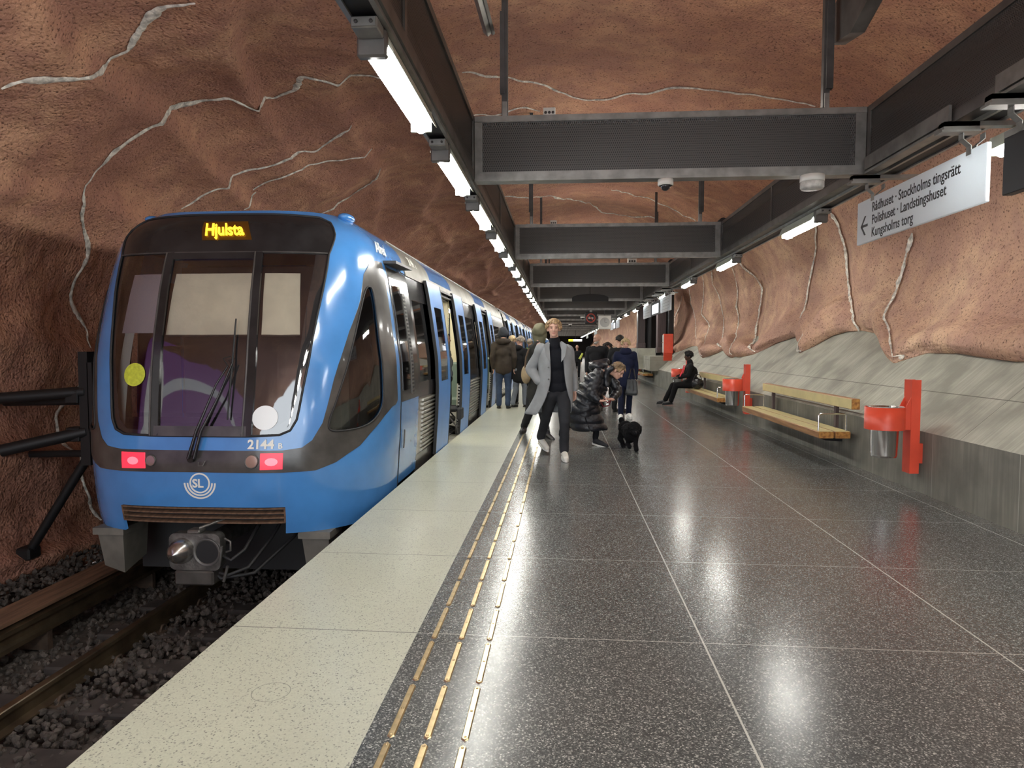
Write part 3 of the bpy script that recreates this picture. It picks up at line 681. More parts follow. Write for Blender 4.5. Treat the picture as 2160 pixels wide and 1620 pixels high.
strip('lower_bar',(-.40,.70),(.42,.70),.09,M['grime'],T); strip('upper_bar',(-.46,2.30),(.44,2.30),.06,M['gloss'],T)
strip('header_seam',(-1.12,2.335),(1.12,2.335),.012,M['steel_d'],T,.004,.008)
patch('edge_mask',sym([(0,.657),(.696,.667),(.784,.706),(.832,.80),(.872,1.075),(.9,1.245),(.953,1.533),(1.0,1.76),(1.054,1.975),(1.13,2.335),(1.02,2.335),(.90,1.76),(.80,1.0),(.74,.79),(.66,.735),(0,.735)])[:0] or [(.42,.657),(.696,.667),(.784,.706),(.832,.80),(.872,1.075),(.953,1.533),(1.0,1.76),(1.054,1.975),(1.13,2.335),(1.0,2.335),(.89,1.76),(.80,1.1),(.745,.80),(.66,.735),(.42,.73)],M['rubber'],T,nose,-.014,(),.08)
patch('edge_mask',[(-u,z) for u,z in [(.42,.657),(.696,.667),(.784,.706),(.832,.80),(.872,1.075),(.953,1.533),(1.0,1.76),(1.054,1.975),(1.13,2.335),(1.06,2.335),(.96,1.76),(.83,1.1),(.765,.80),(.68,.715),(.42,.70)]],M['rubber'],T,nose,-.014,(),.08)
for a,b,c in ((-.476,-.40,-1),):
    pass
# cab interior
cab=MB(); 
def box_in(name,x0,x1,y0,y1,z0,z1,m,parent=T,b=.02): mb=MB(); mb.bbox(x0,x1,y0,y1,z0,z1,b); return mb.build(name,m,parent)
X=TCX
mb=MB(); mb.box(X-1.3,X+1.3,7.9,7.94,0,2.4); mb.box(X-1.36,X-1.34,7.1,7.9,0,2.2); mb.box(X-1.1,X+1.1,6.75,7.9,2.42,2.44); mb.box(X-1.1,X+1.1,6.4,7.9,.0,.02); mb.build('cab_lining',mat('cab lining',(.07,.065,.07),.6),T)
box_in('cab_desk',X-1.15,X+.2,6.22,6.75,.35,.78,M['gloss'],T,.05)
st=box_in('driver_seat',X+.45,X+1.0,6.95,7.1,.55,1.32,M['seat'],T,.06); box_in('head_rest',X+.55,X+.9,6.93,7.05,1.36,1.55,M['seat'],st,.05); box_in('seat_cushion',X+.45,X+1.0,6.6,7.1,.42,.56,M['seat'],st,.05)
def flat_nose(name,u0,u1,z0,z1,off,m,parent=T): 
    return patch(name,[(u0,z0),(u1,z0),(u1,z1),(u0,z1)],m,parent,nose,off,(),.15,.004)
for u0,u1,uu in ((-.42,.375,0),(.485,.84,0),):
    bl=flat_nose('roller_blind',u0,u1,1.575,2.165,-.07,M['blindm']); 
    mb=MB(); mb.tube([nose(u0,1.57,-.07),nose(u1,1.57,-.07)],.012,8); mb.build('blind_rail',M['black'],bl)
bl=flat_nose('roller_blind',-.93,-.52,1.60,2.165,-.07,mat('grey violet blind',(.33,.30,.33),.8))
flat_nose('side_pillar_lining',-.93,-.80,.72,2.1,-.10,mat('pale green grey lining',(.36,.40,.37),.6))
# discs
def disc(name,u,z,r,m): 
    return patch(name,[(u+r*math.cos(k*math.pi/18),z+r*math.sin(k*math.pi/18)) for k in range(36)],m,T,nose,.004,(),.03,.003)
tag(disc('round_sticker',-.63,1.20,.105,M['yellow']),'yellow green round sticker'); tag(disc('round_marker',.57,.82,.108,M['white']),'plain white disc')
# header text
def on_nose(u0,z0,off,sx=1.): return lambda c: nose(u0+c.x*sx,z0+c.y,off+c.z)
patch('display_glow',[(-.17,2.455),(.36,2.455),(.30,2.645),(-.23,2.645)],M['ledback'],hd,nose,.0062,(),.06)
text_part('Hjulsta_lettering','Hjulsta',.165,M['led'],hd,(lambda c: nose(-.15+c.x*.93-c.y*.30,2.50+c.y,.018+c.z*2)),.004).name='destination_text'
# lights
for s,(ra,rb),lc,lr in ((-1,(-.708,-.478),-.425,.045),(1,(.548,.735),.475,.055)):
    red=patch('tail_light',dens([(ra,.36),(rb,.365),(rb,.505),(ra,.505)],.05),M['redlens'],T,nose,.012,(),.04,.012)
    cc=ra*.5+rb*.5; patch('light_core',[(cc+.055*math.cos(k*.524),.43+.035*math.sin(k*.524)) for k in range(12)],M['redhot'],red,nose,.0145,(),.04)
    ln=patch('marker_lens',[(lc+lr*math.cos(k*.349),.435+lr*1.1*math.sin(k*.349)) for k in range(18)],M['clens'],T,nose,.014,(),.04,.012)
    mb=MB(); mb.tube([nose(lc+lr*math.cos(k*.349),.435+lr*1.1*math.sin(k*.349),.012) for k in range(19)],.006,6,cap=False); mb.build('lens_ring',M['steel'],ln)
text_part('fleet_number','2144',.112,M['traintext'],T,on_nose(.435,.548,.006),.0035); text_part('fleet_letter','B',.068,M['traintext'],T,on_nose(.69,.548,.006),.001)
# emblem
def ringseg(r0,r1,a0,a1,n,cu,cz):
    P=[(cu+r1*math.cos(a0+(a1-a0)*i/n),cz+r1*math.sin(a0+(a1-a0)*i/n)) for i in range(n+1)]+[(cu+r0*math.cos(a1-(a1-a0)*i/n),cz+r0*math.sin(a1-(a1-a0)*i/n)) for i in range(n+1)]
    return P
em=patch('operator_emblem',[(.012+.092*math.cos(k*math.pi/24),.237+.092*math.sin(k*math.pi/24)) for k in range(48)],M['traintext'],T,nose,.006,[[(.012+.079*math.cos(k*math.pi/24),.237+.079*math.sin(k*math.pi/24)) for k in range(48)]],.03,.004)
for r0,r1 in ((.104,.117),(.130,.144)): patch('emblem_arc',ringseg(r0,r1,math.pi*1.0,math.pi*2.0,30,.012,.237),M['traintext'],em,nose,.006,(),.03,.004)
text_part('emblem_letters','SL',.105,M['traintext'],em,on_nose(-.055,.2,.006),.003)
# grille
V=[]
gr=patch('air_intake',[(-.775,-.13),(.755,-.13),(.755,.012),(-.775,.012)],M['black'],T,nose,-.05,(),.1)
for z in (.002,-.04,-.085,-.13): strip('intake_slat',(-.77,z),(.75,z),.012,M['cover'],gr,-.045,.05)
strip('intake_post',(-.77,.01),(-.77,-.13),.015,M['cover'],gr,-.03,.03); strip('intake_post',(.747,.01),(.747,-.13),.015,M['cover'],gr,-.03,.03)
# wipers
wp=MB(); a=nose(-.045,.455,.03); wp.cyl((a[0],a[1]-.02,a[2]),.03,.05,12,'y'); 
wiper=wp.build('wiper_motor_boss',M['gloss'],T)
mb=MB(); mb.tube([nose(-.06,.46,.05),nose(0.01,.70,.06),nose(.16,1.1,.07),nose(.25,1.27,.06)],[.018,.014,.009,.008],8); mb.build('wiper_arm',M['gloss'],wiper)
mb=MB(); mb.tube([nose(-.01,.46,.05),nose(.05,.70,.06),nose(.19,1.0,.07),nose(.29,1.30,.06)],[.018,.014,.009,.008],8); mb.build('wiper_arm',M['gloss'],wiper)
mb=MB(); mb.tube([nose(.285,1.70,.03),nose(.275,1.25,.035),nose(.26,.80,.03)],[.007,.011,.007],8); mb.tube([nose(.25,1.27,.05),nose(.20,1.34,.05),nose(.27,1.36,.05)],.006,6); mb.build('wiper_blade',M['rubber'],wiper)
mb=MB(); mb.tube([nose(.02,.43,.03),nose(.03,.40,.05),nose(.07,.40,.05),nose(.08,.44,.03)],.006,8); mb.build('hook',M['steel'],T)
# roof over cab + roof crown
def roofcap(y0,y1,name,m):
    V=[];n=14
    for y in (y0,y1):
        for k in range(n+1): t=-1+2*k/n; V.append((TCX+t*.97,y,2.77+.07*(1-abs(t)**2.2)))
    F=[(k,k+1,n+2+k,n+1+k) for k in range(n)]; return mesh(name,V,F,m,T,smooth=True)
V=[];n=24
for u in np.linspace(-UE,UE,61):
    p=nose(u,2.78,0); V.append(p)
for u in np.linspace(-UE,UE,61):
    p=nose(u,2.78,0); c=(TCX,max(p[1],7.0)); V.append((p[0]*.55+TCX*.45,min(7.16,p[1]*.5+7.16*.5),2.835))
V.append((TCX,7.16,2.85)); F=[(i,i+1,62+i,61+i) for i in range(60)]+[(61+i,62+i,122) for i in range(60)]
mesh('cab_roof',V,F,M['blue'],T,smooth=True)
for s in (-1,1): mb=MB(); mb.sphere((TCX+s*1.02,6.95,2.77),.1,12,8,0,(.8,1.6,.5)); mb.build('roof_fairing',M['blue'],T)
# brow rain visor at cab door, cab side door
def side(y,z,off=0.): return (TCX+wz(z)+off,y,z)
def sidep(name,y0,y1,z0,z1,m,parent,off=0.,st=.12,holes=(),thick=.02):
    # rows sampled by height so the body curve is kept
    if holes: return patch(name,[(y0,z0),(y1,z0),(y1,z1),(y0,z1)],m,parent,lambda y,z,o=0.:side(y,z,o),off,[[(a,c),(b,c),(b,d),(a,d)] for a,b,c,d in holes],st,thick)
    n=max(1,int((z1-z0)/.1)); Z=[z0+(z1-z0)*i/n for i in range(n+1)]; V=[]
    for z in Z: V+= [side(y0,z,off),side(y1,z,off),side(y1,z,off-thick),side(y0,z,off-thick)]
    F=[]
    for i in range(n):
        a=i*4
        for k in range(4): b=a+(k+1)%4; F.append((a+k,b,b+4,a+k+4))
    e=n*4; F+=[(3,2,1,0),(e,e+1,e+2,e+3)]
    return mesh(name,V,F,m,parent)
mb=MB(); mb.prism([(7.12,2.36),(7.9,2.36),(7.9,2.34),(7.12,2.33)],.16,'x',TCX+wz(2.35)-.02); mb.build('rain_visor',M['steel_d'],T)
cd=sidep('cab_door',7.2,7.84,.86,2.30,M['gloss'],T,.004); sidep('door_window',7.26,7.62,.98,2.12,M['glass2'],cd,.009,thick=.004)
sidep('door_panel_lower',7.2,7.84,-.02,.86,M['blue'],T,.004); sidep('side_panel_blue',7.845,8.08,-.02,.86,M['blue'],T,.0)
sidep('door_edge_seal',7.16,7.2,-.1,2.33,M['rubber'],T,.002)
vt=sidep('vent_column',7.68,7.80,.92,2.06,M['steel'],T,.012)
for k in range(26): sidep('vent_slot',7.70,7.78,.94+.0425*k,.94+.0425*k+.022,M['black'],vt,.017,thick=.006)
mb=MB(); p=side(7.1,.56,.0); 
mb.tube([side(7.3,.35,.02),side(7.3,.55,.02)],.008,8); mb.build('door_handle',M['steel'],T)
# sections of the train body
def section(ya,yb,doors,first=False,detail=True):
    y0=ya; segs=[]; edges=[ya]
    for d in doors: edges+=[d-.62,d+.62]
    edges.append(yb)
    for i in range(0,len(edges),2):
        a,b=edges[i],edges[i+1]
        if b-a<.25: sidep('body_panel',a,b,-.1,2.3,M['gloss'],T); continue
        lo=a+(.22 if first and i==0 else .03)
        lp_=sidep('body_panel',a,b,-.1,.14,M['grime'],T); sidep('corrugated_panel',a,b,.14,.84,M['silver'],T,-.012)
        if detail:
            c=MB(); z=.17
            P=bpy.data.objects[len(bpy.data.objects)-1] if False else None
            while z<.82:
                c.tube([side(lo+.05,z,-.004),side(b-.06,z,-.004)],.0155,8,flat=1.); z+=.052
            c.build('rib',M['silver'],T)
        # window band, with glass
        w=b-a; nw=max(1,round(w/1.5)); g=.10; ww=(w-.12*(nw+1))/nw; holes=[]
        for k in range(nw):
            h0=a+.12+k*(ww+.12); holes.append((h0,h0+ww,1.02,2.02))
        sidep('window_band',a,b,.84,2.32,M['gloss'],T,0,.2,holes,.03)
        for h0,h1,z0,z1 in holes: sidep('window',h0,h1,z0,z1,M['glass2'],T,-.008,thick=.006)
    # cant rail and roof
    n=8
    sidep('cant_rail',ya,yb,2.30,2.40,M['roof'],T,.012)
    V=[];K=[2.40,2.5,2.58,2.65,2.71,2.75,2.78]
    prof=[(TCX+wz(z),z) for z in K]+[(TCX+.6,2.825),(TCX,2.85),(TCX-.6,2.825)]+[(TCX-wz(z),z) for z in reversed(K)]+[(TCX-wz(1.5),1.5),(TCX-wz(.8),.8),(TCX-wz(0),-.1)]
    cuts=[ya]
    for d in doors: cuts+=[d-.95,d+.95]
    cuts.append(yb)
    for i in range(len(cuts)-1):
        a,b=cuts[i],cuts[i+1]; m=M['blue'] if i%2 else M['roof']
        V=[(x,a,z) for x,z in prof]+[(x,b,z) for x,z in prof]; k=len(prof); F=[(j,j+1,k+j+1,k+j) for j in range(k-1)]
        o=mesh('roof_panel',V,[f[::-1] for f in F],m,T,smooth=True)
    # gutter
    mb=MB(); mb.tube([side(ya,2.71,.01),side(yb,2.71,.01)],.012,6); mb.build('roof_gutter',M['steel_l'],T)
    for d in doors:
        for s in (-1,1):
            l0,l1=(d-.62-.98,d-.62+.02) if s<0 else (d+.62-.02,d+.62+.98)
            lf=sidep('door_leaf',l0,l1,.0,2.34,M['doorblue'],T,.062,.2,[(l0+.24,l1-.2,.98,2.0)],.035)
            sidep('door_glass',l0+.24,l1-.2,.98,2.0,M['glass2'],lf,.058,thick=.006)
            e=l1 if s<0 else l0
            sidep('edge_seal',e-.02,e+.02,.0,2.34,M['rubber'],lf,.064,thick=.04)
            if detail: 
                o=l0 if s<0 else l1; sidep('leaf_rear_seal',o-.012,o+.012,.0,2.34,M['rubber'],lf,.064,thick=.04)
        mb=MB(); p=side(d,2.3); mb.box(p[0]-.2,p[0]-.02,d-.62,d+.62,2.2,2.36); 
        mb.box(p[0]-.02,p[0]+.05,d-.6,d+.6,2.28,2.31); mb.box(p[0]-.02,p[0]+.04,d-.6,d+.6,2.22,2.24); mb.build('door_gear',M['steel_d'],T)
        mb=MB(); mb.box(TCX+1.25,TCX+1.53,d-.62,d+.62,-.06,-.015); mb.build('door_sill',M['steel_l'],T)
        for s in (-1,1):
            yy=d+s*.66; mb=MB(); mb.box(TCX+.75,TCX+1.33,yy-.02,yy+.02,0,2.25); mb.build('door_partition',M['cream'],T)
            mb=MB(); mb.tube([(TCX+.7,yy-s*.02,0),(TCX+.7,yy-s*.02,2.3)],.018,8); mb.build('handrail',M['pole'],T)
    # interior
    mb=MB(); mb.box(TCX-1.38,TCX+1.38,ya,yb,-.04,0,0); mb.build('carriage_floor',M['carfloor'],T)
    mb=MB(); mb.box(TCX-1.36,TCX-1.32,ya,yb,0,2.35,0); mb.box(TCX-1.32,TCX+1.2,ya,yb,2.35,2.39,0); mb.box(TCX-1.3,TCX+1.3,ya,ya+.03,0,2.35); mb.build('interior_panel',M['cream'],T)
    mb=MB(); mb.box(TCX-1.31,TCX-1.30,ya+.3,yb-.3,1.0,1.95); mb.build('far_window',M['gloss'],T)
    mb=MB(); mb.box(TCX-.55,TCX-.35,ya+.4,yb-.4,2.33,2.348); mb.box(TCX+.35,TCX+.55,ya+.4,yb-.4,2.33,2.348); mb.build('interior_light',M['intlight'],T)
    edges2=[ya]+[e for d in doors for e in (d-.75,d+.75)]+[yb]
    for i in range(0,len(edges2),2):
        a,b=edges2[i]+.3,edges2[i+1]-.2; y=a
        while y+1.2<b and detail:
            mb=MB(); mb.bbox(TCX+.35,TCX+1.25,y,y+.45,.3,.46,.03); mb.bbox(TCX+.35,TCX+1.25,y+.4,y+.52,.4,1.15,.04); mb.build('passenger_seat',M['seat'],T); y+=1.3
section(8.08,21.3,[10.68,15.78,20.5] if False else [10.68,15.78],True)
# short panel before the first windows keeps the cab bay closed
sidep('window_band',7.845,8.08,.84,2.32,M['gloss'],T,0)
V=[];K=[2.30,2.40,2.5,2.58,2.65,2.71,2.75,2.78]
prof=[(TCX+wz(z),z) for z in K]+[(TCX+.6,2.825),(TCX,2.85),(TCX-.6,2.825)]+[(TCX-wz(z),z) for z in reversed(K)]+[(TCX-wz(0),-.1)]
k=len(prof); V=[(x,7.16,z) for x,z in prof]+[(x,8.08,z) for x,z in prof]; mesh('cab_rear_roof',V,[(j+1,j,k+j,k+j+1) for j in range(k-1)],M['blue'],T,smooth=True)
def bellows(ya,yb):
    mb=MB(); 
    for i in range(3): a=ya+(yb-ya)*i/3; mb.box(TCX-1.25,TCX+1.28,a+.02,a+(yb-ya)/3-.02,-.1,2.62)
    mb.build('gangway_bellows',M['rubber'],T)
bellows(21.3,21.85)
section(21.85,37.0,[24.3,29.4,34.5],False,True); bellows(37.,37.5)
section(37.5,53.,[40.,45.1,50.2],False,False); bellows(53.,53.9)
section(53.9,69.5,[57.,62.1,67.2],False,False); bellows(69.5,70)
section(70.,98.,[73.,78.,83.,88.,93.],False,False)
text_part('vehicle_name','Alfred',.17,M['traintext'],T,lambda c: nose(ARC-.22+c.x+c.y*.25,2.415+c.y,.020+c.z*2),.0,spacing=.9)
text_part('fleet_number','2144',.15,M['traintext'],T,lambda c: (TCX+wz(2.46+c.y)+.035+c.z, 8.35+c.x, 2.46+c.y),.002); text_part('fleet_letter','1',.07,M['traintext'],T,lambda c: (TCX+wz(2.46+c.y)+.035+c.z, 8.75+c.x, 2.46+c.y),.001)
# underframe, plates, coupler
mb=MB(); mb.box(TCX-1.15,TCX+1.15,6.75,98,-.85,-.12); mb.build('underframe',M['dark'],T)
for s in (-1,1):
    x=TCX+s*.985; mb=MB(); w=.135
    mb.add([(x-w,6.02,-.24),(x+w,6.0,-.24),(x+w,6.4,-.24),(x-w,6.6,-.24),(x-w+.03,6.08,-.62),(x+w-.03,6.06,-.68),(x+w-.03,6.4,-.6),(x-w+.03,6.6,-.6)],[(0,1,5,4),(1,2,6,5),(2,3,7,6),(3,0,4,7),(4,5,6,7),(3,2,1,0)])
    mb.box(x-w-.015,x+w+.015,5.985,6.3,-.30,-.235); mb.build('bumper_plate',M['greyplate'],T)
cx,cy,cz=TCX,5.72,-.36
mb=MB(); P=[];r=.06
for (sx,sz) in ((1,1),(-1,1),(-1,-1),(1,-1)):
    for k in range(5):
        a={(1,1):0,(-1,1):90,(-1,-1):180,(1,-1):270}[(sx,sz)]+k*22.5; P.append((cx+sx*(.235-r)+r*math.cos(math.radians(a)),cz+sz*(.165-r)+r*math.sin(math.radians(a))))
mb.prism(P,.10,'y',cy+.0)
cp=mb.build('coupler',M['castm'],T)
mb=MB(); mb.lathe((cx-.115,cy,cz+.01),[(.115,.0),(.112,-.03),(.09,-.09),(.05,-.135),(0,-.15)],24,axis='y'); mb.build('coupler_cone',mat('worn bright cone',(.42,.41,.39),.25,.9,var=.4,vscale=14),cp)
mb=MB(); mb.lathe((cx+.115,cy,cz),[(.125,-.012),(.108,-.016),(.10,.0)],24,axis='y'); mb.build('funnel_rim',M['steel'],cp)
mb=MB(); mb.lathe((cx+.115,cy-.003,cz),[(.104,0),(0,.0)],24,axis='y'); mb.build('funnel_hole',M['black'],cp)
mb=MB(); mb.cyl((cx-.03,cy+.1,cz-.12) if False else (cx,cy+.1,cz),.09,1.1,14,'y'); mb.build('coupler_shank',M['castm'],cp)
mb=MB(); mb.bbox(cx-.19,cx+.17,cy-.01,cy+.18,cz-.30,cz-.17,.015); mb.build('contact_box',M['grime'],cp)
mb=MB(); mb.bbox(cx-.06,cx+.06,cy-.02,cy+.1,cz+.165,cz+.20,.01); mb.tube([(cx+.02,cy+.05,cz+.2),(cx+.15,cy+.15,cz+.24),(cx+.35,cy+.5,cz+.3)],.014,8); mb.build('top_latch',M['castm'],cp)
mb=MB(); mb.tube([(cx+.26,cy,cz-.26),(cx+.3,cy,cz-.12)],.014,8); mb.tube([(cx+.235,cy-.01,cz-.1),(cx+.255,cy-.01,cz+.06)],.012,8); mb.tube([(cx+.27,cy+.02,cz+.12),(cx+.33,cy+.0,cz+.1),(cx+.33,cy+.0,cz+.02),(cx+.28,cy+.02,cz)],.009,8); mb.build('latch_lever',M['steel'],cp)
for a in ([(cx+.2,cy+.05,cz-.2),(cx+.38,cy,cz-.22),(cx+.5,cy+.2,cz-.1),(cx+.55,cy+.6,cz+.15)],[(cx+.24,cy+.05,cz-.05),(cx+.4,cy,cz-.1),(cx+.42,cy+.2,cz+.1),(cx+.4,cy+.6,cz+.2)],[(cx+.1,cy+.1,cz-.2),(cx+.3,cy+.05,cz-.32),(cx+.62,cy+.3,cz-.15),(cx+.75,cy+.8,cz+.15)]):
    mb=MB(); mb.tube([tuple(a[0])]+[tuple(Vector(a[i])*.5+Vector(a[i+1])*.5) for i in range(3)]+[a[3]],.016,8); mb.build('air_hose',M['rubber'],cp)
# ---------------- benches ----------------
def bench(L):
    t=thing('wall_bench','','')
    for x0,x1 in ((0,.18),(.20,.38)):
        mb=MB(); mb.bbox(x0,x1,0,L,.34,.425,.008); pl=mb.build('seat_plank',M['wood'],t)
        m2=MB(); m2.box(x0+.006,x1-.006,.004,L-.004,.425,.429); m2.build('laminate_top',M['woodtop'],pl)
        m2=MB(); m2.box(x0+.004,x1-.004,-.003,.0,.345,.42); m2.build('end_face',M['woodend'],pl)
    mb=MB(); mb.bbox(.335,.43,-.12,L-.05,.71,.84,.006); bk=mb.build('backrest',M['wood'],t)
    m2=MB(); m2.box(.331,.335,-.115,L-.055,.717,.833); m2.build('laminate_face',M['woodtop'],bk)
    m2=MB(); m2.box(.338,.428,-.123,-.12,.714,.836); m2.build('end_face',M['woodend'],bk)
    for y in (.42,L-.55):
        mb=MB(); mb.box(.36,.40,y,y+.06,.34,.76); mb.build('back_post',M['brown'],t)
        mb=MB(); mb.prism([(.04,.34),(.45,.34),(.45,.25),(.24,.26)],.08,'y',y); mb.build('wall_bracket',M['black'],t)
    for y in (.06,L-.1):
        mb=MB(); mb.tube([(.015,y,.425),(.015,y,.62),(.03,y,.64),(.33,y,.64),(.345,y,.62),(.345,y,.425)],.0095,10); mb.build('armrest',M['chrome'],t)
    return t
b0=bench(3.6); b0.location=(3.17,8.62,-.02); tag(b0,'nearest wall bench, empty, pale timber with steel armrests','bench','benches along the low wall')
b1=copy_tree(b0,None,(3.17,14.15,-.02),'second wall bench from the viewer, where the person in black sits','benches along the low wall')
for i,(y,l) in enumerate(((26.9,'distant bench in front of the brown pillars'),(34.,'far bench beyond the brown pillars'),(46.,'tiny bench at the far end of the low wall'))): copy_tree(b0,None,(3.17,y,-.02),l,'benches along the low wall')
# ---------------- bins ----------------
def bin_():
    t=thing('litter_bin','','')
    mb=MB(); mb.box(.22,.25,-.075,.075,.2,1.14); mb.box(.25,.31,.045,.075,.2,1.14); mb.box(.25,.31,-.075,-.045,.2,1.14); mb.box(.29,.362,-.04,.04,.3,.5); mb.build('post',M['redp'],t)
    R=.185; mb=MB(); P=[]
    prof=[(R,.64),(R,.865),(R-.006,.865),(R-.006,.64),(R,.64)]; mb.lathe((0,0,0),prof,40); mb.build('ring',M['redp'],t)
    mb=MB(); 
    for s in (-.07,.055):
        mb.prism([(.16,.64),(.235,.64),(.235,1.0),(.17,.865)],.012,'y',s)
    mb.build('arm',M['redp'],t)
    mb=MB(); mb.lathe((0,0,0),[(0,.36),(.118,.36),(.122,.38),(.14,.86),(.15,.868),(.132,.868),(.12,.42),(0,.41)],36); mb.build('liner',M['chrome'],t)
    mb=MB(); n=24; V=[];
    for k in range(n): a=2*math.pi*k/n; V.append(((.15+.03*random.random())*math.cos(a),(.15+.03*random.random())*math.sin(a),.865+.012*random.random()))
    for k in range(n): a=2*math.pi*k/n; V.append((.11*math.cos(a),.11*math.sin(a),.82))
    mb.add(V,[(k,(k+1)%n,n+(k+1)%n,n+k) for k in range(n)],0,True); mb.build('bag_rim',mat('crumpled clear bag',(.6,.6,.58),.3,alpha=.6),t)
    mb=MB(); 
    for s in (-.05,.05):
        for z in (.68,.84): mb.lathe((.17,s,z),[(0,0),(.008,0),(.008,.01)],8)
    mb.build('bolt',M['steel_d'],t)
    mb=MB(); mb.box(.31,.318,-.03,.03,.3,.45); mb.build('lock_plate',M['black'],t)
    return t
c0=bin_(); c0.location=(3.26,7.12,-.02); tag(c0,'nearest red ringed litter bin with steel liner, in front of the first bench','litter bin','red litter bins')
copy_tree(c0,None,(3.24,13.2,-.02),'second red litter bin, between the two nearer benches','red litter bins')
copy_tree(c0,None,(3.24,19.3,-.02),'red litter bin beyond the person seated in black','red litter bins')
copy_tree(c0,None,(3.24,31.3,-.02),'far red litter bin next to the distant bench by the pillars','red litter bins')
# ---------------- signs ----------------
def hang(t,y,x=2.75,zt=2.79):
    mb=MB(); mb.box(x-.20,x+.03,y-.02,y+.05,2.90,2.956); mb.box(x-.20,x+.42,y-.02,y+.05,2.925,2.956); mb.box(x-.22,x+.03,y-.035,y+.06,2.885,2.90); mb.build('cross_arm',M['steel_l'],t)
    for s in (-1,1):
        mb=MB(); w=.006; mb.prism([(x+s*.07,2.885),(x+s*.07+w,2.885),(x+s*.07+w,2.845),(x+s*.018+w,2.80),(x+s*.018+w,2.742),(x+s*.018,2.742),(x+s*.018,2.80),(x+s*.07,2.845)],.055,'y',y-.01); mb.build('hanger',M['steel_l'],t)
def mirror_text(t,body,y_left,z,size,m,x,sx=.8):
    # sign faces the platform (-x); reading direction runs toward the viewer (-y)
    return text_part('lettering',body,size,m,t,lambda c: Vector((x-.0015-c.z,y_left-c.x*sx,z+c.y)),.0012,.0008)
sg=thing('direction_sign','large white hanging sign reading Rådhuset, Stockholms tingsrätt with a left arrow','sign')
mb=MB(); mb.bbox(2.735,2.765,4.69,6.62,2.39,2.775,.004); mb.build('panel',M['acrylic'],sg)
mirror_text(sg,'Rådhuset · Stockholms tingsrätt',6.32,2.645,.116,M['ink'],2.735,.90); mirror_text(sg,'Polishuset · Landstingshuset',6.32,2.535,.116,M['ink'],2.735,.90); mirror_text(sg,'Kungsholms torg',6.32,2.425,.116,M['ink'],2.735,.90)
mb=MB(); zc=2.545
def pr(P): mb.prism([(6.62-a-.05,zc+b) for a,b in P],-.0015,'x',2.735)
pr([(.035,-.011),(.17,-.011),(.17,.011),(.035,.011)]); pr([(.03,0),(.105,.085),(.135,.085),(.058,0)]); pr([(.03,0),(.058,0),(.135,-.085),(.105,-.085)]); mb.build('arrow',M['ink'],sg)
for y in (4.87,6.3): hang(sg,y)
dg=thing('black_display','black hanging display panel cut off by the right edge of the view','display')
mb=MB(); mb.bbox(2.735,2.80,2.7,4.52,2.39,2.74,.004); mb.build('case',M['ink'],dg); mb=MB(); mb.box(2.735,2.80,2.7,4.52,2.74,2.78); mb.build('top_rail',M['steel_l'],dg); hang(dg,4.36)
def farsign(y0,y1,lab,kind,z0=2.385,z1=2.79):
    t=thing('platform_sign',lab,'sign',group='hanging signs further down the platform'); mb=MB(); mb.bbox(2.735,2.765,y0,y1,z0,z1,.004)
    if kind=='w':
        mb.build('panel',M['acrylic'],t); m2=MB()
        for k in range(4): m2.box(2.7335,2.735,y0+.25,y1-.2-.25*(k%2),z0+.07+.08*k,z0+.078+.08*k)
        m2.build('printed_lines',mat('faint grey print',(.35,.36,.38),.5),t)
    else:
        mb.build('case',M['ink'],t); m2=MB(); m2.box(2.7325,2.735,y0+.3,y1-.3,z0+.05,z1-.09); m2.build('lit_screen',mat('lit pale screen',(.8,.8,.8),.4,emit=(.85,.9,1),estr=.8),t)
    hang(t,y0+.2); hang(t,y1-.25); return t
farsign(17.55,19.3,'white hanging sign nearest the viewer in the group before the brown pillars','w'); farsign(19.4,21.35,'dark framed lit display between two white hanging signs','d'); farsign(21.45,23.3,'white hanging sign beyond the lit display, over the brown pillars','w')
farsign(33.0,35.0,'far white hanging sign, nearer of the distant pair','w'); farsign(35.2,36.8,'distant dark display between far white signs','d'); farsign(37.0,39.,'far white hanging sign, further of the distant pair','w')
farsign(54.,58.,'tiny white hanging sign far along the platform','w'); farsign(72.,77.,'tiniest white hanging sign near the end of the platform','w')
# clock and no-smoking signs
t=thing('hanging_clock','round grey clock face hanging above the bearded person','clock',(1.76,28.33,2.46)); mb=MB(); mb.bbox(-.26,.26,-.05,.05,-.28,.28,.02); mb.build('case',M['plast'],t)
mb=MB(); mb.lathe((0,-.052,0),[(0,-.004),(.19,-.004),(.2,0)],32,axis='y'); mb.build('face',mat('grey clock face',(.42,.42,.40),.4),t); mb=MB(); mb.box(-.006,.006,-.06,-.057,0,.15); mb.box(0,.1,-.06,-.057,-.005,.005); mb.build('hand',M['ink'],t); mb=MB(); mb.cyl((0,0,.28),.02,.26,8); mb.build('drop_rod',M['steel_d'],t)
t=thing('no_smoking_sign','black round sign with a crossed out cigarette hanging over the platform','sign',(1.19,28.33,2.64)); mb=MB(); mb.bbox(-.24,.24,-.03,.03,-.24,.24,.02); mb.build('panel',M['ink'],t)
mb=MB(); mb.lathe((0,-.03,0),[(.15,-.006),(.19,-.006),(.19,0),(.15,0),(.15,-.006)],32,axis='y'); mb.box(-.15,.15,-.037,-.031,-.016,.016,0,Matrix.Rotation(.75,4,'Y')); mb.build('red_ring',mat('dull red print',(.45,.06,.04),.5),t); mb=MB(); mb.box(-.1,.1,-.035,-.031,-.02,.02); mb.build('cigarette',M['plast'],t); mb=MB(); mb.cyl((0,0,.24),.015,.11,8); mb.bbox(-.05,.05,-.05,.05,.24,.34,.01); mb.build('drop_rod',M['steel_l'],t)
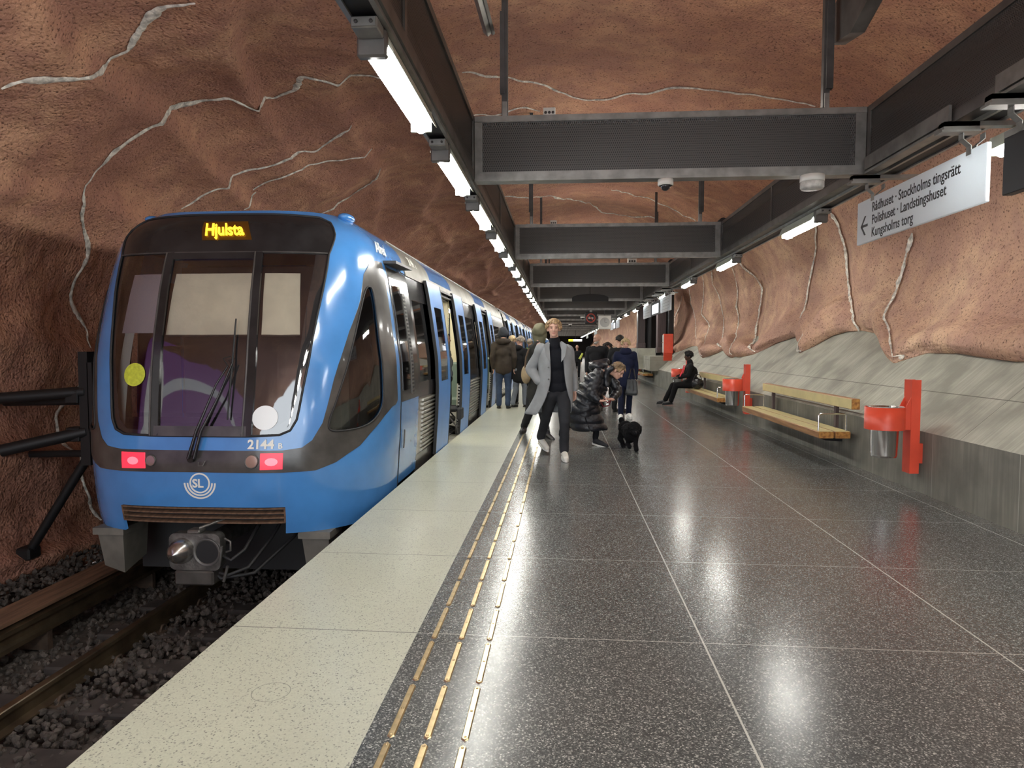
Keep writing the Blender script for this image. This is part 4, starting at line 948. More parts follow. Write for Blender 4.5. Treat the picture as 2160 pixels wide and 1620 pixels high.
# camera dome, round box, distant cameras
def dome(x,y,s,lab,grp='ceiling cameras'):
    t=thing('camera_dome',lab,'camera',(x,y,2.96)); t['group']=grp; mb=MB(); mb.lathe((0,0,0),[(0,.0),(.07,0),(.07,-.05),(.06,-.055)],20); mb.build('collar',M['plast'],t); mb=MB(); mb.sphere((0,0,-.055),.045,14,8); mb.build('lens_dome',M['gloss'],t); t.scale=(s,s,s); return t
dome(.93,6.33,1,'white dome camera under the middle of the nearest cross beam'); dome(1.02,33.9,1.5,'small white dome camera on a far beam'); dome(.55,44.9,1.6,'tiny white dome camera on a very distant beam')
t=thing('round_junction_box','off white round detector box under the nearest cross beam by the benches','ceiling box',(2.2,6.28,2.96)); mb=MB(); mb.lathe((0,0,0),[(0,.0),(.103,0),(.103,-.052),(.098,-.056)],32); mb.build('base',M['plast'],t); mb=MB(); mb.lathe((0,0,0),[(.096,-.056),(.101,-.062),(.1,-.105),(.09,-.12),(0,-.124)],32); mb.build('lid',mat('grubby plastic',(.55,.54,.50),.5,var=.3,vscale=20),t)
t=thing('hooded_loudspeaker','dark round topped unit on the fourth cross beam','loudspeaker',(.93,22.76,2.95)); mb=MB(); P=[(-.6,0),(-.6,.12)]+[(.6*math.cos(a),.12+.13*math.sin(a)) for a in np.linspace(math.pi,0,12)]+[(.6,0)]; mb.prism(P,.1,'y',-.02); mb.build('hood',M['black'],t); mb=MB(); mb.cyl((0,0,.1),.015,.38,8); mb.build('stem',M['steel_d'],t)
for i,(x,y,l) in enumerate(((-.12,6.34,'small grey switch box standing on the nearest cross beam'),(-.15,11.86,'small box on top of the second cross beam'),(1.75,17.4,'grey box on top of the third cross beam'))):
    t=thing('socket_box',l,'box',(x,y,3.55)); s=1 if i<2 else 1.9; mb=MB(); mb.bbox(-.055*s,.055*s,-.03,.03,0,.07*s,.004); mb.build('body',M['plast'],t); mb=MB(); 
    for k in (-.033,0,.033): mb.lathe((k*s,-.03,.025*s),[(0,-.003),(.013*s,-.003),(.013*s,0)],12,axis='y')
    mb.build('socket',M['steel_d'],t)
for i,y in enumerate((8.4,7.5,13.2,11.9,17.4)):
    mb=MB(); mb.cyl((2.72,y,3.57),.07,.15,12,'y'); tag(mb.build('cable_loop',M['rubber']),'black cable bundle humped over the right side beam, %s'%['behind the nearest hanger','just beyond the nearest cross beam','past the second cross beam','at the second cross beam','at the third cross beam'][i],'cable','cable humps on the right beam')
# ceiling channel and plate near the top
t=thing('ceiling_channel','pale light channel fixed to the rock, cut off by the top of the view','channel'); mb=MB(); mb.tube([(-.85,5.0,4.83),(-.69,6.45,4.36)],.045,4,sm=False); mb.build('channel',M['steel_l'],t)
mb=MB(); mb.tube([(-.80,5.0,4.82),(-.645,6.45,4.35)],.02,4,sm=False); mb.build('lip',M['steel'],t); mb=MB(); mb.box(-.73,-.70,5.6,5.64,4.6,5.6); mb.build('stay',M['steel_d'],t)
t=thing('anchor_plate','grey steel plate holding the bench side hanger against the rock','bracket'); mb=MB(); mb.prism([(4.3,4.72),(6.1,4.10),(6.5,4.17),(6.6,4.45),(4.6,5.15)],.12,'x',2.42); mb.build('plate',M['steel_d'],t)
# ---------------- brown pillars and red box ----------------
def pillar(x,y,z0,z1,w,lab):
    t=thing('clad_pillar',lab,'pillar',(x,y,0)); mb=MB(); mb.bbox(-w/2,w/2,-.25,.25,z0,z0+.22,.02); mb.build('base_block',M['brown'],t); mb=MB(); n=7; 
    for k in range(n): a=-w/2+.02+(w-.04)*k/n; mb.box(a,a+(w-.04)/n-.012,-.22,.22,z0+.22,z1)
    mb.box(-w/2+.03,w/2-.03,-.2,.2,z0+.22,z1); mb.build('fluted_shaft',M['brown'],t); return t
pillar(3.86,27.,1.22,3.6,.36,'dark brown fluted pillar directly behind the red box'); pillar(3.32,29.,1.4,3.6,.34,'dark brown fluted pillar further from the red box')
for a,l in (((3.2,4.5,29.4,29.6,1.0,3.6),'broad black panel behind both brown pillars'),((4.07,4.27,26.5,27.0,1.2,3.6),'narrow black panel on the near side of the closer brown pillar'),((3.55,3.66,28.3,28.9,1.0,3.6),'black panel between the two brown pillars')):
    mb=MB(); mb.bbox(*a,.01); tag(mb.build('recess_panel',M['black']),l,'panel')
mb=MB(); mb.box(3.3,4.4,25.9,31,.55,1.1); mb.box(3.1,3.8,28,31,.55,1.4); tag(mb.build('wall_right',M['slope']),'pale concrete blocks under the brown pillars',kind='structure')
t=thing('emergency_phone_box','tall red box with a rounded step standing on the slope by the brown pillars','emergency box',(3.86,25.2,0)); mb=MB(); mb.bbox(-.17,.17,-.12,.2,1.22,1.93,.02); mb.build('cabinet',M['redp'],t)
mb=MB(); mb.prism([(-.12,1.22),(.06,1.22),(.06,.95),(.0,.95),(-.06,1.1)],.30,'x',-.16); mb.build('lower_hood',M['redp'],t); mb=MB(); mb.box(-.24,-.17,-.05,-.03,1.6,1.62); mb.build('handle',M['chrome'],t); mb=MB(); mb.box(-.18,-.165,-.1,.18,1.25,1.88); mb.build('grey_side',M['plast'],t)
# ---------------- black steel frame beside the track ----------------
t=thing('steel_frame','black steel support frame between the rock wall and the train','frame')
mb=MB(); mb.box(-5.40,-5.29,7.25,7.37,.12,1.40); mb.box(-5.30,-5.24,7.25,7.37,.5,1.28); mb.build('upright',M['black'],t)
for i,(a,b,r) in enumerate((((-5.35,7.3,.95),(-6.55,7.05,.86),.065),((-5.35,7.3,.84),(-6.5,7.5,.80),.04),((-5.35,7.3,.50),(-6.55,6.9,.22),.07),((-5.35,7.3,.25),(-6.5,7.5,.19),.04),((-5.36,7.3,.2),(-6.10,7.3,-.90),.05))):
    mb=MB(); mb.tube([a,b],r,10); mb.build('brace',M['black'],t)
mb=MB(); mb.bbox(-6.2,-6.03,7.2,7.4,-.98,-.84,.02); mb.build('foot',M['black'],t)
for z in (.9,.47): mb=MB(); mb.bbox(-5.55,-5.4,7.22,7.38,z-.08,z+.08,.01); mb.build('clamp',M['black'],t)
# ---------------- advertising board on the track wall, seen only as a reflection ----------------
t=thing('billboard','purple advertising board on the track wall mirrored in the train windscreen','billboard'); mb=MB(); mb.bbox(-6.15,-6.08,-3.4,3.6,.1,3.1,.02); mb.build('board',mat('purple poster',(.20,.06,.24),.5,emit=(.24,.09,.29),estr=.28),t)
mb=MB(); P=[]; 
for k in range(40): a=math.pi*(.05+.9*k/39); P.append((1.0+3.0*math.cos(a),.2+2.5*math.sin(a)))
Q=[(1.0+2.75*math.cos(math.pi*(.05+.9*k/39)),.2+2.3*math.sin(math.pi*(.05+.9*k/39))) for k in range(39,-1,-1)]
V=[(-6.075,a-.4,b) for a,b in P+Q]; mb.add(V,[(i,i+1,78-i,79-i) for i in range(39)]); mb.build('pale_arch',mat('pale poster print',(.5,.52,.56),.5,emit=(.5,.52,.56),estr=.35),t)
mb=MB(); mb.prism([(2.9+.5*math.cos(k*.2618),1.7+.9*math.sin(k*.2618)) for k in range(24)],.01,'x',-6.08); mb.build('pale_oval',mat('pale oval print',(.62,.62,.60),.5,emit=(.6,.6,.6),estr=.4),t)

for y0,y1,l in ((4.95,6.25,'long grey cover plate on the right side beam, before the nearest cross beam'),(2.6,4.45,'grey cover plate on the right side beam at the edge of the view')):
    mb=MB(); mb.box(2.630,2.650,y0,y1,2.992,3.10); mb.box(2.630,2.72,y0,y1,2.958,2.978); tag(mb.build('cover_plate',M['steel_l']),l,'metal plate')
t=thing('exit_sign','tiny yellow and white lit sign at the far end of the platform','sign',(.70,61.3,2.05)); mb=MB(); mb.box(-.1,.30,0,.1,-.10,.10); mb.build('yellow_part',mat('lit yellow',(.8,.7,.05),.5,emit=(.9,.85,.05),estr=.5),t)
mb=MB(); mb.box(.32,1.1,0,.1,-.09,.09); mb.build('white_part',mat('lit white',(.9,.9,.9),.5,emit=(1,1,.95),estr=1.0),t); mb=MB(); mb.box(.5,.54,.02,.06,.09,.935); mb.build('drop_rod',M['steel_d'],t)
# ---------------- people ----------------
def J(px,py,Y): return Vector(((px-1185)*Y/F_PX*(1.0), Y+0., CAM_H-(py-732+.0035*(px-1185))*Y/F_PX))
_c_r=Vector((_r.x,_d.x,_u.x))
def J(px,py,Y):
    c=Vector((px-1080,810-py,-F_PX)); d=Vector((_r.dot(c),_d.dot(c),_u.dot(c))); t=Y/d.y; return Vector((0,0,CAM_H))+d*t
def _ell(mb,c,r,fr=None,n=16,m=10):
    k=MB(); k.sphere((0,0,0),1,n,m); V=[]
    for v in k.V:
        q=Vector((v[0]*r[0],v[1]*r[1],v[2]*r[2])); q=fr@q if fr else q; V.append(tuple(q+c))
    mb.add(V,k.F)
def _cap(mb,a,b,ra,rb,n=14):
    a=Vector(a);b=Vector(b); d=b-a; L=d.length
    if L<1e-5: return _ell(mb,a,(ra,ra,ra))
    d/=L; q=Vector((0,0,1)) if abs(d.z)<.9 else Vector((1,0,0)); x=d.cross(q).normalized(); y=x.cross(d)
    rings=[]
    for i in range(6): t=math.pi/2*(1-i/5); rings.append((a-d*ra*math.sin(t),ra*math.cos(t)))
    for i in range(6): t=math.pi/2*i/5; rings.append((b+d*rb*math.sin(t),rb*math.cos(t)))
    V=[];n0=n
    for c,r in rings[1:-1]:
        for k in range(n): an=6.28318530718*k/n; V.append(tuple(c+x*r*math.cos(an)+y*r*math.sin(an)))
    V.append(tuple(rings[0][0])); V.append(tuple(rings[-1][0])); m=len(rings)-2; F=[(i*n+k,(i+1)*n+k,(i+1)*n+(k+1)%n,i*n+(k+1)%n) for i in range(m-1) for k in range(n)]
    F+=[(m*n,k,(k+1)%n) for k in range(n)]+[(m*n+1,(m-1)*n+(k+1)%n,(m-1)*n+k) for k in range(n)]
    mb.add(V,F)
def blob(name,prims,m,parent=None,vox=.012,sm=3,disp=None):
    mb=MB()
    for p in prims:
        if p[0]=='c': _cap(mb,*p[1:])
        else: _ell(mb,*p[1:])
    me=bpy.data.meshes.new(name); me.from_pydata(mb.V,[],mb.F); o=bpy.data.objects.new(name,me); COL.objects.link(o)
    r=o.modifiers.new('r','REMESH'); r.mode='VOXEL'; r.voxel_size=vox; r.adaptivity=0
    if sm: s=o.modifiers.new('s','SMOOTH'); s.factor=.5; s.iterations=sm
    bpy.context.view_layer.update(); dg=bpy.context.evaluated_depsgraph_get(); e=bpy.data.meshes.new_from_object(o.evaluated_get(dg)); bpy.data.objects.remove(o); bpy.data.meshes.remove(me)
    if disp:
        amp,fr=disp
        for v in e.vertices: v.co+=v.normal*amp*noise.noise(v.co*fr)
    e.name=name; e.materials.clear(); e.materials.append(m); e.polygons.foreach_set('use_smooth',[True]*len(e.polygons))
    o=bpy.data.objects.new(name,e); link(o); 
    if parent is not None:
        o.parent=parent; bpy.context.view_layer.update(); o.matrix_parent_inverse=Matrix.Translation(parent.location).inverted()
    return o
def frame(f,up=Vector((0,0,1))):
    f=Vector(f).normalized(); r=f.cross(Vector(up)).normalized(); u=r.cross(f).normalized(); return Matrix((r,f,u)).transposed()   # columns right, forward, up
def head_prims(c,fr,k=1.):
    def E(x,y,z,rx,ry,rz): return ('e',c+fr@Vector((x*k,y*k,z*k)),(rx*k,ry*k,rz*k),fr)
    P=[E(0,-.01,.03,.074,.094,.088),E(0,.018,-.035,.058,.066,.07),E(0,.05,-.083,.030,.028,.024),E(0,.035,-.07,.045,.045,.035),E(0,.068,.028,.05,.02,.018),
       E(.078,-.01,-.012,.012,.022,.032),E(-.078,-.01,-.012,.012,.022,.032),E(.036,.052,-.02,.026,.026,.022),E(-.036,.052,-.02,.026,.026,.022),E(0,.074,-.056,.024,.014,.007),E(0,.072,-.066,.020,.013,.007)]
    P.append(('c',c+fr@Vector((0,.078*k,.012*k)),c+fr@Vector((0,.098*k,-.025*k)),.010*k,.0145*k)); P.append(E(.012,.084,-.03,.009,.01,.008)); P.append(E(-.012,.084,-.03,.009,.01,.008)); return P
def hand_prims(w,d,n,k=1.,curl=.5,side=1):
    # w wrist, d direction of the hand, n palm normal, side = thumb side sign
    d=Vector(d).normalized(); n=Vector(n); n=(n-d*n.dot(d)).normalized(); s=d.cross(n)*side; P=[]
    p0=w+d*.045*k; P.append(('e',p0,(.040*k,.048*k,.015*k),Matrix((s,d,n)).transposed())); P.append(('c',w-d*.02*k,w+d*.02*k,.026*k,.026*k))
    for i,(o,L) in enumerate(((-.030,.060),(-.010,.074),(.011,.078),(.031,.070))):
        b=w+d*.085*k+s*o*k; c1=b+(d*math.cos(curl*.6)+n*math.sin(curl*.6))*L*.5*k; c2=c1+(d*math.cos(curl*1.7)+n*math.sin(curl*1.7))*L*.5*k
        P+=[('c',b-d*.02*k,c1,.0098*k,.009*k),('c',c1,c2,.009*k,.0078*k)]
    b=w+d*.03*k+s*.034*k; c1=b+(d*.6+s*.7+n*.25).normalized()*.038*k; c2=c1+(d*.9+s*.25+n*.35).normalized()*.03*k; P+=[('c',b,c1,.0125*k,.011*k),('c',c1,c2,.011*k,.009*k)]
    return P
def skin_mat(n,c): return mat(n,c,.5,var=.08,vscale=15)
SK=skin_mat('fair skin',(.62,.36,.27)); SKd=skin_mat('dark skin',(.07,.035,.022)); SKm=skin_mat('tanned skin',(.48,.27,.19))
def cloth(n,c,r=.85,v=.18): return mat(n,c,r,spec=.25,var=v,vscale=7,bump=.25,bscale=35)
EYEW=mat('eye',(.05,.035,.03),.2); LIP=mat('lips',(.45,.18,.15),.5)
def face_parts(c,fr,k,body,brow=(.16,.10,.05),lip=True):
    bm=mat('brow hair',brow,.8)
    for s in (-1,1):
        mb=MB(); _ell(mb,c+fr@Vector((s*.031*k,.078*k,.006*k)),(.012*k,.006*k,.0055*k),fr,10,6); o=mb.build('eye',EYEW); o.parent=body
        mb=MB(); _ell(mb,c+fr@Vector((s*.032*k,.082*k,.026*k)),(.019*k,.006*k,.004*k),fr,10,6); o=mb.build('eyebrow',bm); o.parent=body
    if lip: mb=MB(); _ell(mb,c+fr@Vector((0,.083*k,-.060*k)),(.021*k,.006*k,.0065*k),fr,10,6); o=mb.build('lips',LIP); o.parent=body
def hair_prims(c,fr,k,n=70,length=.03,low=-.02,rnd=3,thick=.018,front=.045,grow=1.):
    R=random.Random(rnd); P=[('e',c+fr@Vector((0,-.02*k,.042*k)),(.080*k*grow,.093*k*grow,.088*k*grow),fr)]
    while n>0:
        a=R.uniform(0,6.283);z=R.uniform(-.3,1); q=math.sqrt(max(0,1-z*z)); x,y=q*math.cos(a),q*math.sin(a)
        p=Vector((x*.080,y*.098-.012,z*.09+.035))
        if p.y>front and p.z<.075: continue
        if p.z<low: continue
        n-=1; p=p*k*grow; fl=Vector((x*.6+R.uniform(-.5,.5),y*.4+R.uniform(-.3,.3),-.7+z*.5)).normalized(); 
        P.append(('c',c+fr@p,c+fr@(p+fl*length*k),thick*k,thick*.45*k))
    return P
def shoe(name,heel,toe,m,sole,parent,k=1.,fz0=None):
    h=Vector(heel);t=Vector(toe); z0=fz(h.x) if fz0 is None else fz0; h.z=max(h.z,z0+.05*k); 
    d=(t-h); d.normalize(); 
    P=[('c',h+Vector((0,0,.012)),h+d*.10*k+Vector((0,0,.0)),.044*k,.043*k),('c',h+d*.10*k,h+d*.19*k-Vector((0,0,.012)),.044*k,.036*k),('c',h,h+Vector((0,0,.06*k)),.044*k,.042*k)]
    o=blob(name,P,m,parent,.009,2); mb=MB(); n=20; u=Vector((-d.y,d.x,0)).normalized(); c=h+d*.085*k; 
    pl=[]
    for i in range(n): a=6.2832*i/n; pl.append(c+d*.148*k*math.cos(a)*(1)+u*.047*k*math.sin(a))
    lo=Vector((0,0,.05*k)); V=[tuple(p-lo) for p in pl]+[tuple(p-lo+Vector((0,0,.026*k))) for p in pl]; mb.add(V,[tuple(range(n))[::-1],tuple(range(n,2*n))]+[(i,(i+1)%n,n+(i+1)%n,n+i) for i in range(n)])
    s=mb.build('sole',sole); s.parent=o; return o
WS=mat('white sole',(.75,.74,.70),.5); BS=mat('black sole',(.02,.02,.02),.6)
def person(label,d,group=None):
    """d: joints in world space + clothing"""
    k=d.get('k',1.); g=d['pelvis']; root=thing('person',label,'person',(g.x,g.y,0))
    if group: root['group']=group
    N=d['neck']; H=d['head']; fr=frame(d['face'],d.get('up',Vector((0,0,1)))); v=d.get('vox',.010)
    sh=d['sh']; el=d['el']; wr=d['wr']; hp=d['hip']; kn=d['kn']; an=d['an']; toe=d['toe']
    P=head_prims(H,fr,k)+[('c',N-Vector((0,0,.03)),H-fr@Vector((0,.015*k,.05*k)),.056*k,.05*k)]
    P+=[('c',g,(g+N)/2,.075*k,.075*k),('c',(g+N)/2,N-(N-g).normalized()*.08*k,.075*k,.065*k)]
    for i in (0,1):
        P+=[('c',N-(N-g).normalized()*.07*k,sh[i],.045*k,.04*k),('c',sh[i],el[i],.042*k,.036*k),('c',el[i],wr[i],.036*k,.026*k),('c',g,hp[i],.09*k,.085*k),('c',hp[i],kn[i],.075*k,.05*k),('c',kn[i],an[i],.048*k,.034*k),('c',an[i],an[i]+(toe[i]-an[i])*.3,.028*k,.02*k)]
        hd=d.get('hand',[None,None])[i]
        if hd!='hidden':
            dr=(wr[i]-el[i]).normalized() if hd is None else Vector(hd[0]); nn=Vector((-1 if i else 1,.2,0)) if hd is None else Vector(hd[1]); P+=hand_prims(wr[i],dr,nn,k,.55 if hd is None else hd[2],(1 if i else -1))
    body=blob('body',P,d.get('skin',SK),root,v,2)
    if d.get('facep',True): face_parts(H,fr,k,body,d.get('brow',(.16,.10,.05)))
    # trousers
    if d.get('legs'):
        P=[('e',g,(.155*k,.115*k,.11*k))]; w=d.get('legw',1.)
        for i in (0,1): P+=[('c',(g+hp[i])/2,hp[i],.10*k,.098*k*w),('c',hp[i],kn[i],.097*k*w,.072*k*w),('c',kn[i],an[i]+Vector((0,0,.015)),.070*k*w,.062*k*w)]
        blob('trousers',P,d['legs'],root,max(.012,v),3,(.006,11))
    for i in (0,1): shoe('shoe',an[i]-Vector((0,0,.035*k)),toe[i],d['shoe'],d.get('sole',WS),root,k*d.get('shk',1.),d.get('fz0'))
    if d.get('top'):
        b=d.get('bulk',1.); ax=(N-g).normalized(); P=[('e',g+ax*.10*k,(.165*k*b,.12*k*b,.13*k)),('e',(g+N)/2+ax*.02,(.165*k*b,.125*k*b,.17*k)),('c',sh[0]*.82+sh[1]*.18-ax*.05*k,sh[1]*.82+sh[0]*.18-ax*.05*k,.095*k*b,.095*k*b)]
        fb=d.get('bfr')
        for i in (0,1): P+=[('c',N-ax*.045*k,sh[i]-ax*.01*k,.06*k*b,.064*k*b),('c',sh[i],el[i],.066*k*b,.055*k*b),('c',el[i],wr[i]-(wr[i]-el[i]).normalized()*.02,.055*k*b,.044*k*b)]
        P+=[('c',g+ax*.1*k+(sh[0]-sh[1])*.12,sh[0]*.6+sh[1]*.4-ax*.1*k,.115*k*b,.10*k*b),('c',g+ax*.1*k-(sh[0]-sh[1])*.12,sh[1]*.6+sh[0]*.4-ax*.1*k,.115*k*b,.10*k*b)]
        if d.get('hem'):
            hc=d['hem']; hr=d.get('hemr',.17); lat=(sh[1]-sh[0]).normalized()*hr*.45
            for q in (-1,0,1): P.append(('c',g+ax*.05*k+lat*q*.8,hc+lat*q,.12*k*b,hr*.72))
        if d.get('collar'): P+=[('c',N-ax*.02,N+ax*.03,.082*k,.078*k)]
        P+=d.get('extra',[])
        blob(d.get('topname','jacket'),P,d['top'],root,max(.012,v),d.get('tsm',3),d.get('tdisp',(.010,8)))
    if d.get('hair'): blob('hair',hair_prims(H,fr,k,*d.get('hairp',(60,.03,-.02))),d['hair'],root,d.get('hvox',max(.008,v*.8)),1)
    return root,body,fr
V3=Vector
# --- the young man walking towards the viewer in an open grey coat
Y=8.75
pv=J(1176,822,Y); nk=J(1170,714,Y); hd=J(1168,693,Y-.03)
dm=dict(pelvis=pv,neck=nk,head=hd,face=V3((.02,-1,-.02)),sh=[J(1143,735,Y),J(1197,737,Y+.03)],el=[J(1119,779,Y+.10),J(1207,782,Y+.16)],wr=[J(1134,806,Y-.02),J(1211,822,Y+.12)],
  hip=[J(1163,830,Y),J(1188,830,Y)],kn=[J(1153,874,Y+.22),J(1191,889,Y-.08)],an=[J(1141,924,Y+.62),J(1190,952,Y-.02)],toe=[J(1149,938,Y+.52),J(1195,968,Y-.26)],hand=['hidden',(V3((.1,.05,-1)),V3((-.6,-.5,0)),.5)],
  legs=cloth('charcoal jeans',(.030,.031,.036)),shoe=mat('white leather',(.75,.73,.66),.45),hair=mat('light brown hair',(.33,.21,.105),.65,var=.5,vscale=60,bump=.4,bscale=120),hairp=(200,.040,.012,4,.012,.050,1.0),hvox=.0062,brow=(.22,.13,.07),legw=.98)
man,mbod,mfr=person('young man in an open grey overcoat, black jumper and white shoes walking towards the viewer',dm)
# jumper
sp=[('e',pv+V3((0,0,.03)),(.165,.125,.12)),('e',pv+V3((0,0,.16)),(.155,.125,.16)),('e',(pv+nk)/2+V3((0,0,.03)),(.17,.13,.20)),('c',J(1162,748,Y-.01),J(1182,748,Y-.01),.095,.095),('c',nk-V3((0,0,.10)),nk-V3((0,0,.03)),.095,.072)]
blob('jumper',sp,cloth('black knit',(.006,.007,.011)),man,.012,3)
gc=cloth('grey wool',(.28,.29,.30),.95,.12)
def coat_shell(name,rings,a0,a1,m,parent,n=30,th=.014):
    # rings: (centre, rx, ry, open_lo, open_hi) angle measured from the front (-y)
    V=[];
    for (c,rx,ry,o0,o1) in rings:
        for k in range(n+1):
            a=o0+(6.2832-o0-o1)*k/n; V.append((c.x-rx*math.sin(a)*1.0,c.y-ry*math.cos(a),c.z))
    N=len(rings); F=[(i*(n+1)+k,i*(n+1)+k+1,(i+1)*(n+1)+k+1,(i+1)*(n+1)+k) for i in range(N-1) for k in range(n)]
    me=bpy.data.meshes.new(name); me.from_pydata(V,[],F); o=bpy.data.objects.new(name,me); COL.objects.link(o)
    s=o.modifiers.new('s','SUBSURF'); s.levels=2; q=o.modifiers.new('q','SOLIDIFY'); q.thickness=th; q.offset=0
    bpy.context.view_layer.update(); e=bpy.data.meshes.new_from_object(o.evaluated_get(bpy.context.evaluated_depsgraph_get())); bpy.data.objects.remove(o)
    for v in e.vertices: v.co+=v.normal*.012*noise.noise(Vector((v.co.x*7,v.co.y*7,v.co.z*2.2)))
    e.materials.append(m); e.polygons.foreach_set('use_smooth',[True]*len(e.polygons)); o=link(bpy.data.objects.new(name,e),parent); o.matrix_parent_inverse=Matrix.Translation(parent.location).inverted(); return o
def at_(px,py,dy=0): return J(px,py,Y+dy)
# angle a: 0 = front; image left is -x => a positive goes to -x
rings=[(at_(1171,722,.03),.085,.085,.75,.75),(at_(1171,731,.02),.185,.12,.42,.40),(at_(1172,745,.02),.225,.150,.34,.42),(at_(1173,775,.02),.215,.165,.30,.50),(at_(1172,805,.02),.215,.175,.30,.62),(at_(1170,830,.03),.235,.19,.40,.85),(at_(1164,852,.05),.27,.205,.42,1.25),(at_(1156,872,.08),.30,.215,.45,1.75)]
ct=coat_shell('overcoat',rings,0,0,gc,man)
def child(o,parent,root): o.parent=parent; return o
ps=[('c',J(1142,736,Y),J(1120,778,Y+.10),.078,.068),('c',J(1119,779,Y+.10),J(1136,803,Y-.02),.068,.06)]
child(blob('coat_sleeve',ps,gc,None,.012,3,(.012,9)),ct,man)
ps=[('c',J(1197,738,Y+.03),J(1207,782,Y+.16),.076,.060),('c',J(1207,782,Y+.16),J(1211,818,Y+.12),.062,.052)]
child(blob('coat_sleeve',ps,gc,None,.012,3,(.012,9)),ct,man)
for (a,b,c_,dd) in (((1158,719),(1147,727),(1152,752),(1161,762)),((1184,719),(1196,727),(1192,752),(1184,764))):
    V=[J(a[0],a[1],Y-.10),J(b[0],b[1],Y-.145),J(c_[0],c_[1],Y-.175),J(dd[0],dd[1],Y-.165)]; mb=MB(); mb.add([tuple(v) for v in V]+[tuple(v+V3((0,.012,0))) for v in V],[(0,1,2,3),(7,6,5,4),(0,4,5,1),(1,5,6,2),(2,6,7,3),(3,7,4,0)]); child(mb.build('lapel',gc),ct,man)
for py in (775,800,826): mb=MB(); q=J(1157,py,Y-.185); mb.lathe(tuple(q),[(0,-.006),(.011,-.006),(.011,.004)],12,axis='y'); child(mb.build('button',mat('horn button',(.12,.12,.12),.4)),ct,man)
# --- person striding behind him, olive hood, tan shoulder bag
Y=11.0
d2=dict(pelvis=J(1130,836,Y),neck=J(1136,716,Y),head=J(1138,699,Y),face=V3((.9,.5,0)),sh=[J(1121,735,Y),J(1160,735,Y+.1)],el=[J(1116,775,Y+.1),J(1163,775,Y+.2)],wr=[J(1120,806,Y),J(1160,810,Y+.1)],hip=[J(1122,842,Y),J(1138,842,Y)],kn=[J(1116,872,Y+.1),J(1146,875,Y+.1)],an=[J(1106,900,Y+.35),J(1153,917,Y-.2)],toe=[J(1101,908,Y+.2),J(1166,926,Y-.35)],
  legs=cloth('black trousers',(.022,.022,.026)),shoe=mat('black leather',(.015,.015,.017),.4),sole=BS,top=cloth('dark coat',(.03,.03,.028)),hem=J(1133,846,Y),hemr=.13,bulk=.92,facep=False,vox=.014)
p2,_,f2=person('person in a dark coat and olive hood striding behind the man in the grey coat',d2)
blob('hood',[('e',J(1138.5,697,Y-.0),(.120,.135,.118)),('c',J(1132,700,Y+.03),J(1136,716,Y+.03),.085,.09),('c',J(1146,706,Y),J(1142,718,Y),.06,.07)],cloth('olive fabric',(.16,.15,.095)),p2,.014,2,(.015,14))
tb=thing('shoulder_bag','tan shoulder bag on the back of the striding person behind the grey coat','bag',tuple(J(1110,790,10.9)))
mb=MB(); mb.sphere((0,0,0),.15,18,12,0,(.55,.5,1)); mb.build('bag_body',mat('tan leather',(.33,.25,.15),.6,var=.3,vscale=8),tb); mb=MB(); mb.tube([(-.02,-.03,.1),(.0,-.08,.28),(.05,-.1,.42)],.014,8); mb.build('strap',mat('brown strap',(.12,.08,.05),.6),tb)
# --- woman bending forward in a long black quilted coat
Y=10.1
pf=mat('black quilted nylon',(.013,.014,.019),.36,bump=.35,bscale=26,var=.3,vscale=6,bdist=.02)
d3=dict(pelvis=J(1228,858,Y),neck=J(1283,775,Y-.05),head=J(1303,783,Y-.1),face=V3((.75,-.35,-.62)),up=V3((.6,-.1,.6)),sh=[J(1262,787,Y-.17),J(1284,785,Y+.13)],el=[J(1247,832,Y-.26),J(1303,826,Y+.08)],wr=[J(1262,845,Y-.30),J(1291,842,Y-.16)],
  hip=[J(1224,868,Y-.08),J(1236,866,Y+.08)],kn=[J(1206,893,Y+.30),J(1259,897,Y-.02)],an=[J(1184,918,Y+.78),J(1256,927,Y-.06)],toe=[J(1196,930,Y+.70),J(1276,938,Y-.14)],
  hand=[(V3((.95,-.1,-.1)),V3((0,0,1)),.9),(V3((-.95,-.25,-.05)),V3((0,0,1)),.9)],
  legs=cloth('black leggings',(.01,.01,.013)),legw=.72,shoe=mat('black knit shoe',(.015,.016,.02),.7),shk=.95,hair=mat('blond streaked hair',(.20,.13,.07),.65,var=.8,vscale=14),hairp=(70,.04,-.01,5,.015,.05,1.03),brow=(.1,.06,.04))
P=[('c',J(1236,850,Y),J(1268,800,Y),.205,.20),('c',J(1250,826,Y),J(1272,788,Y),.215,.16),('c',J(1268,783,Y),J(1284,778,Y),.13,.09)]
d3p=[]
wb,_,f3=person('woman bending forward over the dog in a long black quilted coat',d3)
def ringed(name,axis,m,parent,seg=.105,fat=.018):
    # quilted tube: bulging segments along a list of (centre, radius_side, radius_depth)
    P=[];
    for i in range(len(axis)-1):
        (a,ra),(b,rb)=axis[i],axis[i+1]; L=(b-a).length; n=max(1,round(L/seg))
        for j in range(n):
            t0=(j+.22)/n;t1=(j+.78)/n; r0=ra+(rb-ra)*t0;r1=ra+(rb-ra)*t1; P.append(('c',a.lerp(b,t0),a.lerp(b,t1),r0,r1)) if False else None
            c=a.lerp(b,(j+.5)/n); r=ra+(rb-ra)*(j+.5)/n; dd=(b-a).normalized(); fr=frame(dd,V3((.1,.9,.2))); P.append(('e',c,(r*1.0,L/n*.66,r*.86),fr))
        P.append(('c',a,b,ra*.82,rb*.82))
    return P
